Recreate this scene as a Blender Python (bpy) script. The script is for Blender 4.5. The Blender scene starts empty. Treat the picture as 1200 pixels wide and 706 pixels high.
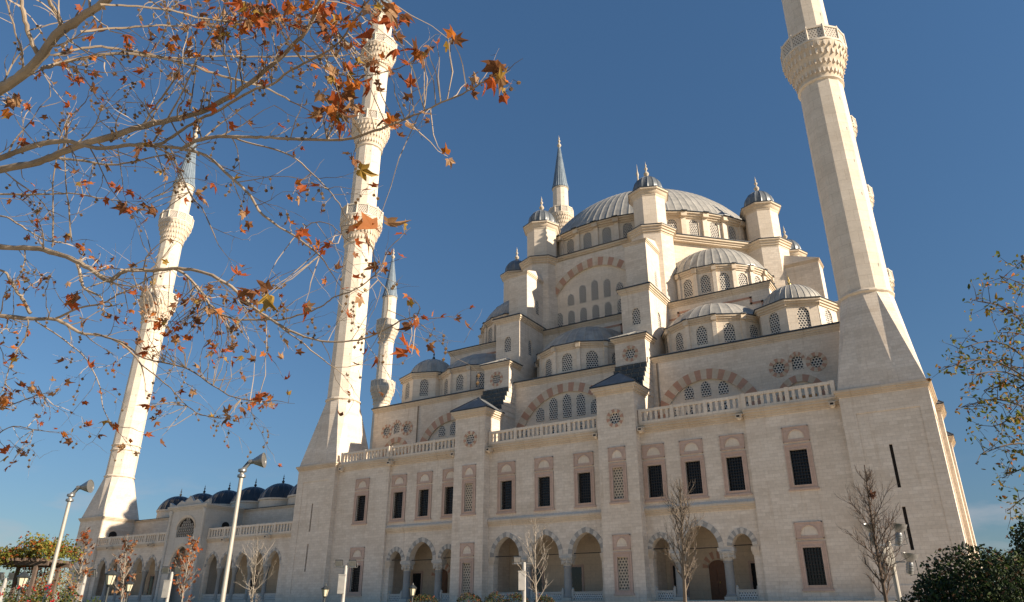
import bpy, math, random
from math import sin, cos, pi, radians, sqrt, atan2
from mathutils import Vector, Matrix
from mathutils.geometry import tessellate_polygon
random.seed(7)
S = 0.65                      # everything is modelled in units of 0.65 m and brought to metres at the end
scn = bpy.context.scene
COL = scn.collection

# ------------------------------------------------------------------ camera
CAM = Vector((52.2025, -90.0236, 1.8324))
YAW, PITCH, ROLL, FPX = -0.570958, 0.412747, 0.0043314, 834.01
_f = Vector((sin(YAW)*cos(PITCH), cos(YAW)*cos(PITCH), sin(PITCH)))
_r0 = Vector((cos(YAW), -sin(YAW), 0)); _u0 = _r0.cross(_f)
_r = cos(ROLL)*_r0 + sin(ROLL)*_u0; _u = -sin(ROLL)*_r0 + cos(ROLL)*_u0
cd = bpy.data.cameras.new('camera'); cam = bpy.data.objects.new('camera', cd); COL.objects.link(cam)
M = Matrix((( _r.x, _u.x, -_f.x), (_r.y, _u.y, -_f.y), (_r.z, _u.z, -_f.z))).to_4x4()
M.translation = CAM*S
cam.matrix_world = M
cd.sensor_width = 36.0; cd.lens = FPX/1200*36; cd.clip_start = 0.05; cd.clip_end = 6000
scn.camera = cam
def at(px, py, d):            # a point d units in front of the camera
    return CAM + (_f + _r*(px-600)/FPX + _u*(353-py)/FPX)*d
# ------------------------------------------------------------------ light
SUN_EL, SUN_OFF = 22.5, -6.2   # degrees; SUN_OFF turns the sun from +x towards the front (negative: behind)
sdir = Vector((cos(radians(SUN_EL))*cos(radians(SUN_OFF)), -cos(radians(SUN_EL))*sin(radians(SUN_OFF)), sin(radians(SUN_EL))))
sl = bpy.data.lights.new('sun', 'SUN'); so = bpy.data.objects.new('sun', sl); COL.objects.link(so)
sl.energy = 3.7; sl.angle = radians(0.5); sl.color = (1.0, 0.86, 0.68)
so.rotation_euler = sdir.to_track_quat('Z', 'Y').to_euler(); so.location = (60, -40, 60)
w = bpy.data.worlds.new('World'); scn.world = w; w.use_nodes = True
nt = w.node_tree; nt.nodes.clear()
sky = nt.nodes.new('ShaderNodeTexSky'); sky.sky_type = 'NISHITA'; sky.sun_disc = False
sky.sun_elevation = radians(SUN_EL); sky.sun_rotation = radians(90+SUN_OFF)
sky.air_density = 1.0; sky.dust_density = 0.0; sky.ozone_density = 3.5; sky.altitude = 30
bg = nt.nodes.new('ShaderNodeBackground'); bg.inputs[1].default_value = 0.06
wo = nt.nodes.new('ShaderNodeOutputWorld')
# the low sky is dimmed a little: clear dry air near the horizon
_tc = nt.nodes.new('ShaderNodeTexCoord'); _sp = nt.nodes.new('ShaderNodeSeparateXYZ'); nt.links.new(_tc.outputs['Generated'], _sp.inputs[0])
_rp = nt.nodes.new('ShaderNodeValToRGB'); nt.links.new(_sp.outputs[2], _rp.inputs[0]); _e = _rp.color_ramp.elements
_e[0].position = 0.0; _e[0].color = (.36, .38, .41, 1); _e[1].position = .75; _e[1].color = (.74, .92, .97, 1)
_k = _rp.color_ramp.elements.new(.25); _k.color = (.54, .63, .66, 1)
_mx = nt.nodes.new('ShaderNodeMix'); _mx.data_type = 'RGBA'; _mx.blend_type = 'MULTIPLY'; _mx.inputs[0].default_value = 1
nt.links.new(sky.outputs[0], _mx.inputs[6]); nt.links.new(_rp.outputs[0], _mx.inputs[7]); 
_cm = nt.nodes.new('ShaderNodeMapping'); _cm.inputs['Scale'].default_value = (5, 5, 16); nt.links.new(_tc.outputs['Generated'], _cm.inputs[0])
_cn = nt.nodes.new('ShaderNodeTexNoise'); _cn.inputs['Scale'].default_value = 1.6; _cn.inputs['Detail'].default_value = 7; nt.links.new(_cm.outputs[0], _cn.inputs['Vector'])
_cr = nt.nodes.new('ShaderNodeValToRGB'); _cr.color_ramp.elements[0].position = .50; _cr.color_ramp.elements[1].position = .68; nt.links.new(_cn.outputs['Fac'], _cr.inputs[0])
_cb = nt.nodes.new('ShaderNodeValToRGB'); _q = _cb.color_ramp.elements; _q[0].position = .02; _q[0].color = (.5, .5, .5, 1); _q[1].position = .17; _q[1].color = (0, 0, 0, 1); _q2 = _q.new(.11); _q2.color = (.55, .55, .55, 1)
nt.links.new(_sp.outputs[2], _cb.inputs[0])
_cf = nt.nodes.new('ShaderNodeMath'); _cf.operation = 'MULTIPLY'; nt.links.new(_cr.outputs[0], _cf.inputs[0]); nt.links.new(_cb.outputs[0], _cf.inputs[1])
_cx = nt.nodes.new('ShaderNodeMix'); _cx.data_type = 'RGBA'; nt.links.new(_cf.outputs[0], _cx.inputs[0]); nt.links.new(_mx.outputs[2], _cx.inputs[6]); _cx.inputs[7].default_value = (3.4, 3.4, 3.6, 1)
nt.links.new(_cx.outputs[2], bg.inputs[0]); nt.links.new(bg.outputs[0], wo.inputs[0])
scn.view_settings.view_transform = 'Standard'; scn.view_settings.look = 'None'
scn.view_settings.gamma = 1; scn.view_settings.use_curve_mapping = False
scn.view_settings.exposure = 1.24
scn.cycles.max_bounces = 6; scn.cycles.diffuse_bounces = 4; scn.cycles.use_denoising = True
scn.cycles.transparent_max_bounces = 8

# ------------------------------------------------------------------ materials
MATS = {}
class NB:
    def __init__(s, name):
        m = bpy.data.materials.new(name); m.use_nodes = True; MATS[name] = m; s.m = m; s.t = m.node_tree
        s.b = s.t.nodes['Principled BSDF']
    def n(s, typ, **kw):
        x = s.t.nodes.new('ShaderNode'+typ)
        for k, v in kw.items():
            if k.startswith('_'): setattr(x, k[1:], v)
        return x
    def l(s, a, b): s.t.links.new(a, b)
    def math(s, op, a, b=None, c=None):
        x = s.n('Math', _operation=op)
        for i, v in enumerate((a, b, c)):
            if v is None: continue
            if isinstance(v, (int, float)): x.inputs[i].default_value = v
            else: s.l(v, x.inputs[i])
        return x.outputs[0]
    def mix(s, fac, a, b, mode='MIX'):
        x = s.n('Mix', _data_type='RGBA', _blend_type=mode)
        for i, v in ((0, fac), (6, a), (7, b)):
            if isinstance(v, (int, float)): x.inputs[i].default_value = v
            elif isinstance(v, (tuple, list)): x.inputs[i].default_value = (*v[:3], 1)
            else: s.l(v, x.inputs[i])
        return x.outputs[2]
    def noise(s, vec, scale, detail=4, rough=.55):
        x = s.n('TexNoise'); x.inputs['Scale'].default_value = scale; x.inputs['Detail'].default_value = detail
        x.inputs['Roughness'].default_value = rough
        if vec is not None: s.l(vec, x.inputs['Vector'])
        return x.outputs['Fac']
    def ramp(s, fac, p0, p1, c0=(0, 0, 0), c1=(1, 1, 1)):
        x = s.n('ValToRGB'); e = x.color_ramp.elements
        e[0].position = p0; e[1].position = p1; e[0].color = (*c0, 1); e[1].color = (*c1, 1)
        s.l(fac, x.inputs[0]); return x.outputs[0]
    def bump(s, h, strength, dist=.05):
        x = s.n('Bump'); x.inputs['Strength'].default_value = strength; x.inputs['Distance'].default_value = dist
        s.l(h, x.inputs['Height']); s.l(x.outputs[0], s.b.inputs['Normal'])
    def out(s, col, rough=.8, spec=.3):
        if isinstance(col, (tuple, list)): s.b.inputs['Base Color'].default_value = (*col, 1)
        else: s.l(col, s.b.inputs['Base Color'])
        s.b.inputs['Roughness'].default_value = rough; s.b.inputs['Specular IOR Level'].default_value = spec
        return s.m
def uvn(b, sx=1, sy=1):
    u = b.n('UVMap'); mp = b.n('Mapping'); mp.inputs['Scale'].default_value = (sx, sy, 1)
    b.l(u.outputs[0], mp.inputs[0]); return mp.outputs[0]

def stone(name, base, var, mortar, bw=.95, rh=.40, stain=(.42, .30, .19), stain_amt=.35, streaks=.25):
    b = NB(name); uv = uvn(b)
    br = b.n('TexBrick'); br.offset = .5
    br.inputs['Scale'].default_value = 1; br.inputs['Brick Width'].default_value = bw; br.inputs['Row Height'].default_value = rh
    br.inputs['Mortar Size'].default_value = .022; br.inputs['Mortar Smooth'].default_value = .3; br.inputs['Bias'].default_value = -.25
    br.inputs['Color1'].default_value = (*base, 1); br.inputs['Color2'].default_value = (*var, 1); br.inputs['Mortar'].default_value = (*mortar, 1)
    b.l(uv, br.inputs['Vector'])
    c = br.outputs['Color']
    tc = b.n('TexCoord')
    big = b.ramp(b.noise(tc.outputs['Object'], .22, 5, .6), .42, .72)
    c = b.mix(b.math('MULTIPLY', big, stain_amt), c, stain, 'MIX')
    st = b.ramp(b.noise(uvn(b, 1.3, .09), 1.0, 5, .7), .56, .74)
    c = b.mix(b.math('MULTIPLY', st, streaks), c, stain, 'MIX')
    wash = b.ramp(b.noise(uvn(b, .10, .55), 1.0, 6, .7), .30, .72, (.84, .82, .79), (1.06, 1.06, 1.06))
    c = b.mix(.8, c, wash, 'MULTIPLY')
    fine = b.noise(tc.outputs['Object'], 5, 6, .7)
    c = b.mix(.35, c, b.ramp(fine, .25, .75, (.62, .62, .62), (1.25, 1.22, 1.18)), 'MULTIPLY')
    hgt = b.math('ADD', b.math('MULTIPLY', br.outputs['Fac'], -1), b.math('MULTIPLY', fine, .5))
    b.bump(hgt, .25, .02)
    return b.out(c, .85, .2)
stone('stone_wall', (.77, .685, .585), (.655, .57, .475), (.63, .55, .46), stain_amt=.25, streaks=.42)
stone('stone_pale', (.77, .68, .57), (.72, .63, .52), (.61, .52, .42), bw=1.5, rh=1.1, streaks=.12, stain_amt=.2)
stone('stone_trim', (.68, .58, .46), (.64, .54, .42), (.56, .46, .35), bw=1.6, rh=5, stain=(.36, .25, .15), stain_amt=.45, streaks=.5)
stone('stone_minaret', (.75, .665, .56), (.70, .615, .51), (.56, .47, .375), bw=1.9, rh=1.55, streaks=.12, stain_amt=.15)
stone('stone_pink', (.58, .43, .355), (.54, .40, .325), (.48, .36, .29), bw=2.2, rh=2.2, stain_amt=.2, streaks=.2, stain=(.4, .27, .2))
stone('stone_red', (.52, .305, .225), (.48, .28, .20), (.44, .28, .21), bw=3, rh=3, stain_amt=.2, streaks=.1)
stone('marble_white', (.60, .56, .50), (.53, .50, .45), (.46, .42, .38), bw=3, rh=3, stain=(.4, .36, .31), streaks=.3)
stone('marble_grey', (.36, .35, .33), (.31, .31, .30), (.3, .28, .26), bw=3, rh=3, stain=(.25, .23, .2), streaks=.3)
stone('porch_wall', (.70, .58, .44), (.66, .54, .41), (.56, .46, .35), bw=1.6, rh=.9)
def lead(name, c0, c1, rough=.55):
    b = NB(name); tc = b.n('TexCoord')
    n1 = b.noise(tc.outputs['Object'], .9, 6, .65)
    c = b.ramp(n1, .3, .72, c0, c1)
    n2 = b.noise(uvn(b, 2.2, .12), 1, 4, .6)
    c = b.mix(.4, c, b.ramp(n2, .35, .7, (.7, .7, .7), (1.25, 1.22, 1.15)), 'MULTIPLY')
    b.bump(b.noise(tc.outputs['Object'], 3, 4), .15, .05)
    b.b.inputs['Metallic'].default_value = .15
    return b.out(c, rough, .4)
lead('lead_dome', (.26, .255, .235), (.46, .435, .39))
lead('lead_flat', (.12, .13, .14), (.22, .225, .23))
lead('lead_spire', (.13, .17, .215), (.22, .27, .31), .5)
lead('lead_turret', (.10, .115, .13), (.22, .23, .235), .4)
lead('lead_dark', (.022, .03, .04), (.05, .06, .072), .32)
lead('slate_steps', (.035, .042, .045), (.10, .11, .112), .5)
def lattice(name, light, dark, pitch, r):
    b = NB(name); u = b.n('UVMap'); sp = b.n('SeparateXYZ'); b.l(u.outputs[0], sp.inputs[0])
    y = b.math('DIVIDE', sp.outputs[1], pitch*.87); row = b.math('FLOOR', y)
    x = b.math('ADD', b.math('DIVIDE', sp.outputs[0], pitch), b.math('MULTIPLY', b.math('MODULO', row, 2), .5))
    fx = b.math('SUBTRACT', b.math('FRACT', x), .5); fy = b.math('MULTIPLY', b.math('SUBTRACT', b.math('FRACT', y), .5), .87)
    d = b.math('SQRT', b.math('ADD', b.math('MULTIPLY', fx, fx), b.math('MULTIPLY', fy, fy)))
    h = b.ramp(d, r-.04, r+.04)
    tc = b.n('TexCoord'); c = b.mix(.4, light, b.ramp(b.noise(tc.outputs['Object'], 2), .3, .7, (.7, .7, .7), (1.2, 1.2, 1.2)), 'MULTIPLY')
    b.bump(h, .6, .05)
    return b.out(b.mix(h, dark, c), .8, .2)
lattice('window_lattice', (.62, .57, .50), (.03, .035, .045), .40, .35)
lattice('screen_lattice', (.52, .44, .34), (.10, .09, .08), .40, .30)
lattice('parapet_lattice', (.58, .52, .44), (.22, .18, .15), .42, .27)
lattice('marble_lattice', (.62, .60, .56), (.16, .15, .14), .30, .28)
def plain(name, col, rough=.6, metal=0, spec=.4, var=.35, sc=6, bumpy=.1):
    b = NB(name); tc = b.n('TexCoord'); n = b.noise(tc.outputs['Object'], sc, 5, .6)
    c = b.mix(var, col, b.ramp(n, .3, .7, (.6, .6, .6), (1.4, 1.4, 1.4)), 'MULTIPLY')
    b.b.inputs['Metallic'].default_value = metal
    if bumpy: b.bump(n, bumpy, .02)
    return b.out(c, rough, spec)
plain('dark_glass', (.012, .014, .018), .12, 0, .5, .2, 2, 0)
plain('iron_grille', (.035, .03, .028), .6, .3)
plain('slit_dark', (.02, .016, .013), .8)
plain('door_wood', (.15, .065, .03), .5, 0, .4, .5, 3)
plain('pipe_brown', (.24, .19, .14), .6)
plain('door_amber', (.50, .24, .08), .5)
plain('gold', (.55, .40, .15), .35, .9)
plain('finial_stone', (.50, .43, .33), .6)
plain('finial_dark', (.06, .07, .08), .4, .5)
plain('pole_grey', (.42, .385, .33), .5, .2, .4, .3, 4)
plain('steel', (.27, .27, .27), .35, .6, .5, .3, 10)
plain('lamp_dark', (.05, .055, .055), .45, .3)
plain('lamp_glass', (.70, .62, .45), .15, 0, .5, .1)
plain('reflector', (.28, .275, .26), .3, .6, .5, .05, 1, 0)
plain('cabinet', (.40, .38, .35), .5, .1)
plain('bark_pale', (.31, .245, .18), .85, 0, .2, .9, 4, .5)
plain('bark_white', (.33, .285, .235), .8, 0, .2, .5, 7, .3)
plain('bark_brown', (.13, .095, .075), .85, 0, .2, .6, 5, .4)
plain('bark_mid', (.18, .145, .115), .85, 0, .2, .6, 5, .4)
plain('seed_ball', (.16, .105, .06), .9, 0, .1, .5, 30)
plain('bird_brown', (.12, .05, .03), .9)
def leafmat(name, col, var=.6, trans=.35):
    b = NB(name); tc = b.n('TexCoord'); n = b.noise(tc.outputs['Object'], 9, 3)
    c = b.mix(var, col, b.ramp(n, .3, .7, (.5, .5, .5), (1.5, 1.45, 1.4)), 'MULTIPLY')
    b.out(c, .6, .3)
    tr = b.n('BsdfTranslucent'); b.l(c, tr.inputs[0]); mx = b.n('MixShader'); mx.inputs[0].default_value = trans
    o = b.t.nodes['Material Output']; b.l(b.b.outputs[0], mx.inputs[1]); b.l(tr.outputs[0], mx.inputs[2]); b.l(mx.outputs[0], o.inputs[0])
    return b.m
leafmat('leaf_rust', (.42, .10, .025), .6, .5); leafmat('leaf_orange', (.52, .17, .03), .6, .5); leafmat('leaf_brown', (.22, .095, .04), .6, .4)
leafmat('leaf_tan', (.38, .22, .11)); leafmat('leaf_yellow', (.36, .22, .04)); leafmat('leaf_olive', (.16, .15, .03))
leafmat('leaf_dark', (.022, .035, .014), .6, .2); leafmat('leaf_deep', (.03, .055, .016), .6, .2); leafmat('leaf_redtip', (.09, .045, .02), .6, .2)
leafmat('leaf_green', (.07, .10, .025)); leafmat('leaf_lime', (.20, .22, .04)); leafmat('rose_red', (.40, .012, .012), .4, .2)
def ground_mat(name, c0, c1, sc, c2=None):
    b = NB(name); tc = b.n('TexCoord'); n = b.noise(tc.outputs['Object'], sc, 8, .65)
    c = b.ramp(n, .35, .68, c0, c1)
    n2 = b.noise(tc.outputs['Object'], sc*.07, 4)
    c = b.mix(.5, c, b.ramp(n2, .3, .7, (.7, .7, .7), (1.25, 1.25, 1.2)), 'MULTIPLY')
    b.bump(n, .3, .05); return b.out(c, .9, .2)
ground_mat('ground_soil', (.40, .35, .26), (.52, .46, .36), .35)
ground_mat('lawn', (.045, .065, .02), (.09, .11, .035), 2.0)
b = NB('paving'); br = b.n('TexBrick'); br.offset = .5
for k, v in (('Scale', 1), ('Brick Width', 1.5), ('Row Height', .75), ('Mortar Size', .02)): br.inputs[k].default_value = v
br.inputs['Color1'].default_value = (.74, .64, .50, 1); br.inputs['Color2'].default_value = (.68, .58, .45, 1); br.inputs['Mortar'].default_value = (.45, .38, .30, 1)
b.l(uvn(b), br.inputs[0]); tc = b.n('TexCoord')
b.out(b.mix(.4, br.outputs[0], b.ramp(b.noise(tc.outputs['Object'], .6, 6), .3, .7, (.7, .7, .7), (1.2, 1.2, 1.2)), 'MULTIPLY'), .8, .2)

# ------------------------------------------------------------------ mesh building
HC = (0.0, 48.5)              # centre of the prayer hall
def rotT(k):
    c, s = ((1, 0), (0, 1), (-1, 0), (0, -1))[k % 4]
    q = 1-.0003*(k % 4)     # a hair smaller on each side so that corner pieces never share a plane
    c *= q; s *= q
    return lambda p: (HC[0]+c*(p[0]-HC[0])-s*(p[1]-HC[1]), HC[1]+s*(p[0]-HC[0])+c*(p[1]-HC[1]), p[2]+.004*(k % 4))
class MB:
    def __init__(s, T=None): s.v = []; s.f = []; s.m = []; s.sl = []; s.T = T; s.uv = {}
    def mi(s, m):
        if m not in s.sl: s.sl.append(m)
        return s.sl.index(m)
    def add(s, vs, fs, m, uvs=None):
        o = len(s.v); k = s.mi(m)
        s.v += [tuple(map(float, p)) for p in vs]
        for i, f in enumerate(fs):
            if uvs: s.uv[len(s.f)] = uvs[i]
            s.f.append(tuple(o+j for j in f)); s.m.append(k)
        return s
    def box(s, x0, x1, y0, y1, z0, z1, m):
        if x0 > x1: x0, x1 = x1, x0
        return s.add([(x0,y0,z0),(x1,y0,z0),(x1,y1,z0),(x0,y1,z0),(x0,y0,z1),(x1,y0,z1),(x1,y1,z1),(x0,y1,z1)],
                     [(3,2,1,0),(4,5,6,7),(0,1,5,4),(1,2,6,5),(2,3,7,6),(3,0,4,7)], m)
    def obox(s, o, ux, uy, uz, m):      # box from corner o along three vectors
        o, ux, uy, uz = map(Vector, (o, ux, uy, uz))
        vs = [o, o+ux, o+ux+uy, o+uy, o+uz, o+ux+uz, o+ux+uy+uz, o+uy+uz]
        fs = [(3,2,1,0),(4,5,6,7),(0,1,5,4),(1,2,6,5),(2,3,7,6),(3,0,4,7)]
        if ux.cross(uy).dot(uz) < 0: fs = [f[::-1] for f in fs]
        return s.add(vs, fs, m)
    def prism(s, poly, z0, z1, m, cap=True, mtop=None):
        n = len(poly); vs = [(x, y, z0) for x, y in poly]+[(x, y, z1) for x, y in poly]
        s.add(vs, [(i, (i+1) % n, n+(i+1) % n, n+i) for i in range(n)], m)
        if cap:
            s.add([(x, y, z1) for x, y in poly], [tuple(range(n))], mtop or m)
            s.add([(x, y, z0) for x, y in poly], [tuple(range(n))[::-1]], m)
        return s
    def lathe(s, prof, n, m, cx=0, cy=0, ph=0, ribs=0, ribh=.1, ribw=.08):
        "prof: (r, z) bottom to top; ribs > 0 puts raised seams on it"
        angs = []
        if ribs:
            for i in range(ribs):
                a = 2*pi*i/ribs
                for t, h in ((-ribw, 0), (0, 1), (ribw, 0), (.36, 0), (.64, 0)): angs.append((a+t*2*pi/ribs, h))
        else: angs = [(ph+2*pi*i/n, 0) for i in range(n)]
        N = len(angs); vs = []; fs = []; uvs = []
        for r, z in prof:
            for a, h in angs:
                rr = r+h*ribh*min(1, r/1.0)
                vs.append((cx+rr*cos(a), cy+rr*sin(a), z))
        rm = max(r for r, z in prof)
        for j in range(len(prof)-1):
            if prof[j][0] < 1e-4 and prof[j+1][0] < 1e-4: continue
            for i in range(N):
                i2 = (i+1) % N
                fs.append((j*N+i, j*N+i2, (j+1)*N+i2, (j+1)*N+i))
                a0 = angs[i][0]*rm; a1 = (angs[i+1][0] if i+1 < N else angs[0][0]+2*pi)*rm
                z0, z1 = prof[j][1], prof[j+1][1]
                uvs.append(((a0, z0), (a1, z0), (a1, z1), (a0, z1)))
        s.add(vs, fs, m, uvs)
        if prof[-1][0] > .02: s.add(vs[-N:], [tuple(range(N))], m)
        if prof[0][0] > .02: s.add(vs[:N], [tuple(range(N))[::-1]], m)
        return s
    def panel(s, o, u, outer, holes, depth, m, mrev=None, back=None):
        "wall sheet in the plane o + u*a + z*b, facing u x z; holes get reveals of the given depth"
        o = Vector(o); u = Vector(u).normalized(); z = Vector((0, 0, 1)); nrm = u.cross(z)
        P = lambda a, b, d=0: o+u*a+z*b+nrm*d
        pl = [outer]+holes; flat = [p for q in pl for p in q]
        tris = tessellate_polygon([[Vector((a, b, 0)) for a, b in q] for q in pl])
        fs = []
        for t in tris:
            (ax, ay), (bx, by), (cx, cy) = (flat[i] for i in t)
            ar = (bx-ax)*(cy-ay)-(by-ay)*(cx-ax)
            if abs(ar) < 1e-9: continue
            fs.append(tuple(t) if ar > 0 else tuple(t)[::-1])
        s.add([P(*p) for p in flat], fs, m)
        for h in holes:
            ar = sum(h[i][0]*h[(i+1) % len(h)][1]-h[(i+1) % len(h)][0]*h[i][1] for i in range(len(h)))
            hh = h if ar > 0 else h[::-1]; n = len(hh)
            vs = [P(*p) for p in hh]+[P(*p, -depth) for p in hh]
            s.add(vs, [(i, n+i, n+(i+1) % n, (i+1) % n)[::-1] if False else ((i+1) % n, n+(i+1) % n, n+i, i) for i in range(n)][::1], mrev or m)
            if back: s.add([P(*p, -depth) for p in hh], [tuple(range(n))], back)
        return s
    def plate(s, o, u, poly, d0, d1, m, mside=None):
        "solid plate of a 2D outline between depths d0 (back) and d1 (front)"
        o = Vector(o); u = Vector(u).normalized(); z = Vector((0, 0, 1)); nrm = u.cross(z)
        ar = sum(poly[i][0]*poly[(i+1) % len(poly)][1]-poly[(i+1) % len(poly)][0]*poly[i][1] for i in range(len(poly)))
        q = poly if ar > 0 else poly[::-1]; n = len(q)
        f = [o+u*a+z*b+nrm*d1 for a, b in q]; bk = [o+u*a+z*b+nrm*d0 for a, b in q]
        s.add(f, [tuple(range(n))], m)
        s.add(f+bk, [(i, n+i, n+(i+1) % n, (i+1) % n) for i in range(n)], mside or m)
        return s
    def band(s, o, u, inner, outerp, d0, d1, mats):
        "arch band between two open polylines with the same point count; material alternates"
        o = Vector(o); u = Vector(u).normalized(); z = Vector((0, 0, 1)); nrm = u.cross(z)
        P = lambda p, d: o+u*p[0]+z*p[1]+nrm*d
        for i in range(len(inner)-1):
            q = [inner[i], inner[i+1], outerp[i+1], outerp[i]]
            s.plate(o, u, q, d0, d1, mats[i % len(mats)])
        return s
    def tube(s, pts, rad, n, m, cap=True):
        pts = [Vector(p) for p in pts]; N = len(pts); vs = []; fs = []
        ref = Vector((0, 0, 1))
        for i, p in enumerate(pts):
            t = (pts[min(i+1, N-1)]-pts[max(i-1, 0)])
            if t.length < 1e-9: t = Vector((0, 0, 1))
            t.normalize(); a = t.cross(ref)
            if a.length < .05: a = t.cross(Vector((1, 0, 0)))
            a.normalize(); b_ = t.cross(a)
            for k in range(n):
                an = 2*pi*k/n; vs.append(p+(a*cos(an)+b_*sin(an))*rad[i])
        for i in range(N-1):
            for k in range(n): fs.append((i*n+k, (i+1)*n+k, (i+1)*n+(k+1) % n, i*n+(k+1) % n))
        s.add(vs, fs, m)
        if cap:
            s.add(vs[:n], [tuple(range(n))], m); s.add(vs[-n:], [tuple(range(n))[::-1]], m)
        return s
    def build(s, name, parent=None, loc=None, smooth=35, local=False):
        v = [s.T(p) for p in s.v] if s.T else s.v
        me = bpy.data.meshes.new(name); me.from_pydata(v, [], s.f)
        for m in s.sl: me.materials.append(MATS[m])
        me.polygons.foreach_set('material_index', s.m)
        uvl = me.uv_layers.new(name='UVMap').data
        for p in me.polygons:
            if p.index in s.uv:
                for li, q in zip(p.loop_indices, s.uv[p.index]): uvl[li].uv = q
                continue
            n = p.normal
            if abs(n.z) > .85:
                for li in p.loop_indices: c = me.vertices[me.loops[li].vertex_index].co; uvl[li].uv = (c.x, c.y)
            else:
                l = sqrt(n.x*n.x+n.y*n.y); tx, ty = -n.y/l, n.x/l
                for li in p.loop_indices:
                    c = me.vertices[me.loops[li].vertex_index].co; uvl[li].uv = (c.x*tx+c.y*ty, c.z)
        if smooth:
            me.polygons.foreach_set('use_smooth', [True]*len(me.polygons)); me.set_sharp_from_angle(angle=radians(smooth))
        me.update()
        o = bpy.data.objects.new(name, me); COL.objects.link(o)
        if parent is not None:
            o.parent = parent
            if not local:
                q = Vector((0, 0, 0)); p_ = parent
                while p_ is not None: q += p_.location; p_ = p_.parent
                me.transform(Matrix.Translation(-q))
        if loc is not None: o.location = loc
        return o
def tag(o, label=None, cat=None, group=None, kind=None):
    for k, v in (('label', label), ('category', cat), ('group', group), ('kind', kind)):
        if v: o[k] = v
    return o
def empty(name, loc, label, cat, group=None, kind=None):
    o = bpy.data.objects.new(name, None); COL.objects.link(o); o.location = loc; o.empty_display_size = .5
    return tag(o, label, cat, group, kind)
def kids(o): return [c for c in COL.objects if c.parent == o]
def copy_tree(o, parent=None, loc=None):
    c = o.copy(); COL.objects.link(c); c.parent = parent
    if loc is not None: c.location = loc
    for ch in [x for x in list(COL.objects) if x.parent == o]: copy_tree(ch, c)
    return c
def arch(cx, hs, z0, zs, apex, n=9):
    "pointed opening: closed outline from bottom left round the top (clockwise)"
    return [(cx-hs, z0)]+arch_line(cx, hs, zs, apex, n)+[(cx+hs, z0)]
def arch_line(cx, hs, zs, apex, n=9):
    h = apex-zs; r = (hs*hs+h*h)/(2*hs) if h > hs else None
    out = []
    if r:                                   # two centres
        cl = cx-hs+r; a1 = atan2(h, cx-cl)
        for i in range(n+1):
            a = pi+(a1-pi)*i/n; out.append((cl+r*cos(a), zs+r*sin(a)))
        out += [(2*cx-x, y) for x, y in out[-2::-1]]
    else:
        for i in range(2*n+1):
            a = pi-pi*i/(2*n); out.append((cx+hs*cos(a), zs+h*sin(a)))
    return out
def rect(x0, x1, z0, z1): return [(x0, z0), (x0, z1), (x1, z1), (x1, z0)]
def ngon(cx, cy, r, n, ph): return [(cx+r*cos(ph+2*pi*i/n), cy+r*sin(ph+2*pi*i/n)) for i in range(n)]
def cap_profile(r0, z0, apex, n=12):        # spherical cap from rim (r0, z0) to apex
    h = apex-z0; R = (r0*r0+h*h)/(2*h); zc = apex-R; a0 = atan2(r0, z0-zc)
    return [(R*sin(a0*(1-i/n)), zc+R*cos(a0*(1-i/n))) for i in range(n)]+[(0.01, apex)]
def finial_profile(z, h, r):                # stacked bulbs on a spike
    return [(r*.55, z), (r*.35, z+h*.06), (r*.9, z+h*.16), (r, z+h*.22), (r*.75, z+h*.30), (r*.3, z+h*.38), (r*.25, z+h*.44), (r*.6, z+h*.52),
            (r*.6, z+h*.57), (r*.22, z+h*.64), (r*.2, z+h*.7), (r*.36, z+h*.76), (r*.14, z+h*.84), (r*.08, z+h*.9), (.01, z+h)]
YF = Vector((1, 0, 0))

# ------------------------------------------------------------------ the setting
mb = MB(); mb.box(-2600, 2600, -2600, 2600, -1.9, -.7, 'ground_soil'); tag(mb.build('ground'), kind='structure')
mb = MB()
mb.box(-140, 62, -8.5, -.3, -.69, 3.03, 'paving')
for i in range(8): mb.box(-140, 62, -8.5-.62*(8-i), -8.497-.62*(7-i), -.69, -.69+.414*(i+1)-.003*i, 'paving')
mb.box(48, 62, -.3, 100, -.69, 3.03, 'paving')
tag(mb.build('terrace'), kind='structure')
mb = MB(); mb.box(-150, 120, -60, -13.6, -.695, -.655, 'paving'); tag(mb.build('plaza'), kind='structure')
mb = MB(); mb.box(-60, 75, -84, -60.5, -.69, -.60, 'lawn'); tag(mb.build('lawn'), kind='structure')

# ------------------------------------------------------------------ the prayer hall
hall = empty('mosque', (0, 48.5, 0), 'cream stone domed mosque hall with grey lead domes and eight turrets, between the tall minarets', 'mosque')
def pt(mb, name, parent=None, **k): return mb.build(name, parent or hall, **k)

def lattice_window(T, o, u, cx, hs, z0, zs, apex, depth, parent, n=5, name='window'):
    mb = MB(T); mb.plate(Vector(o)-Vector(u).normalized().cross(Vector((0, 0, 1)))*depth, u, arch(cx, hs, z0, zs, apex, n), -.05, .03, 'window_lattice')
    return pt(mb, name, parent)

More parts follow.
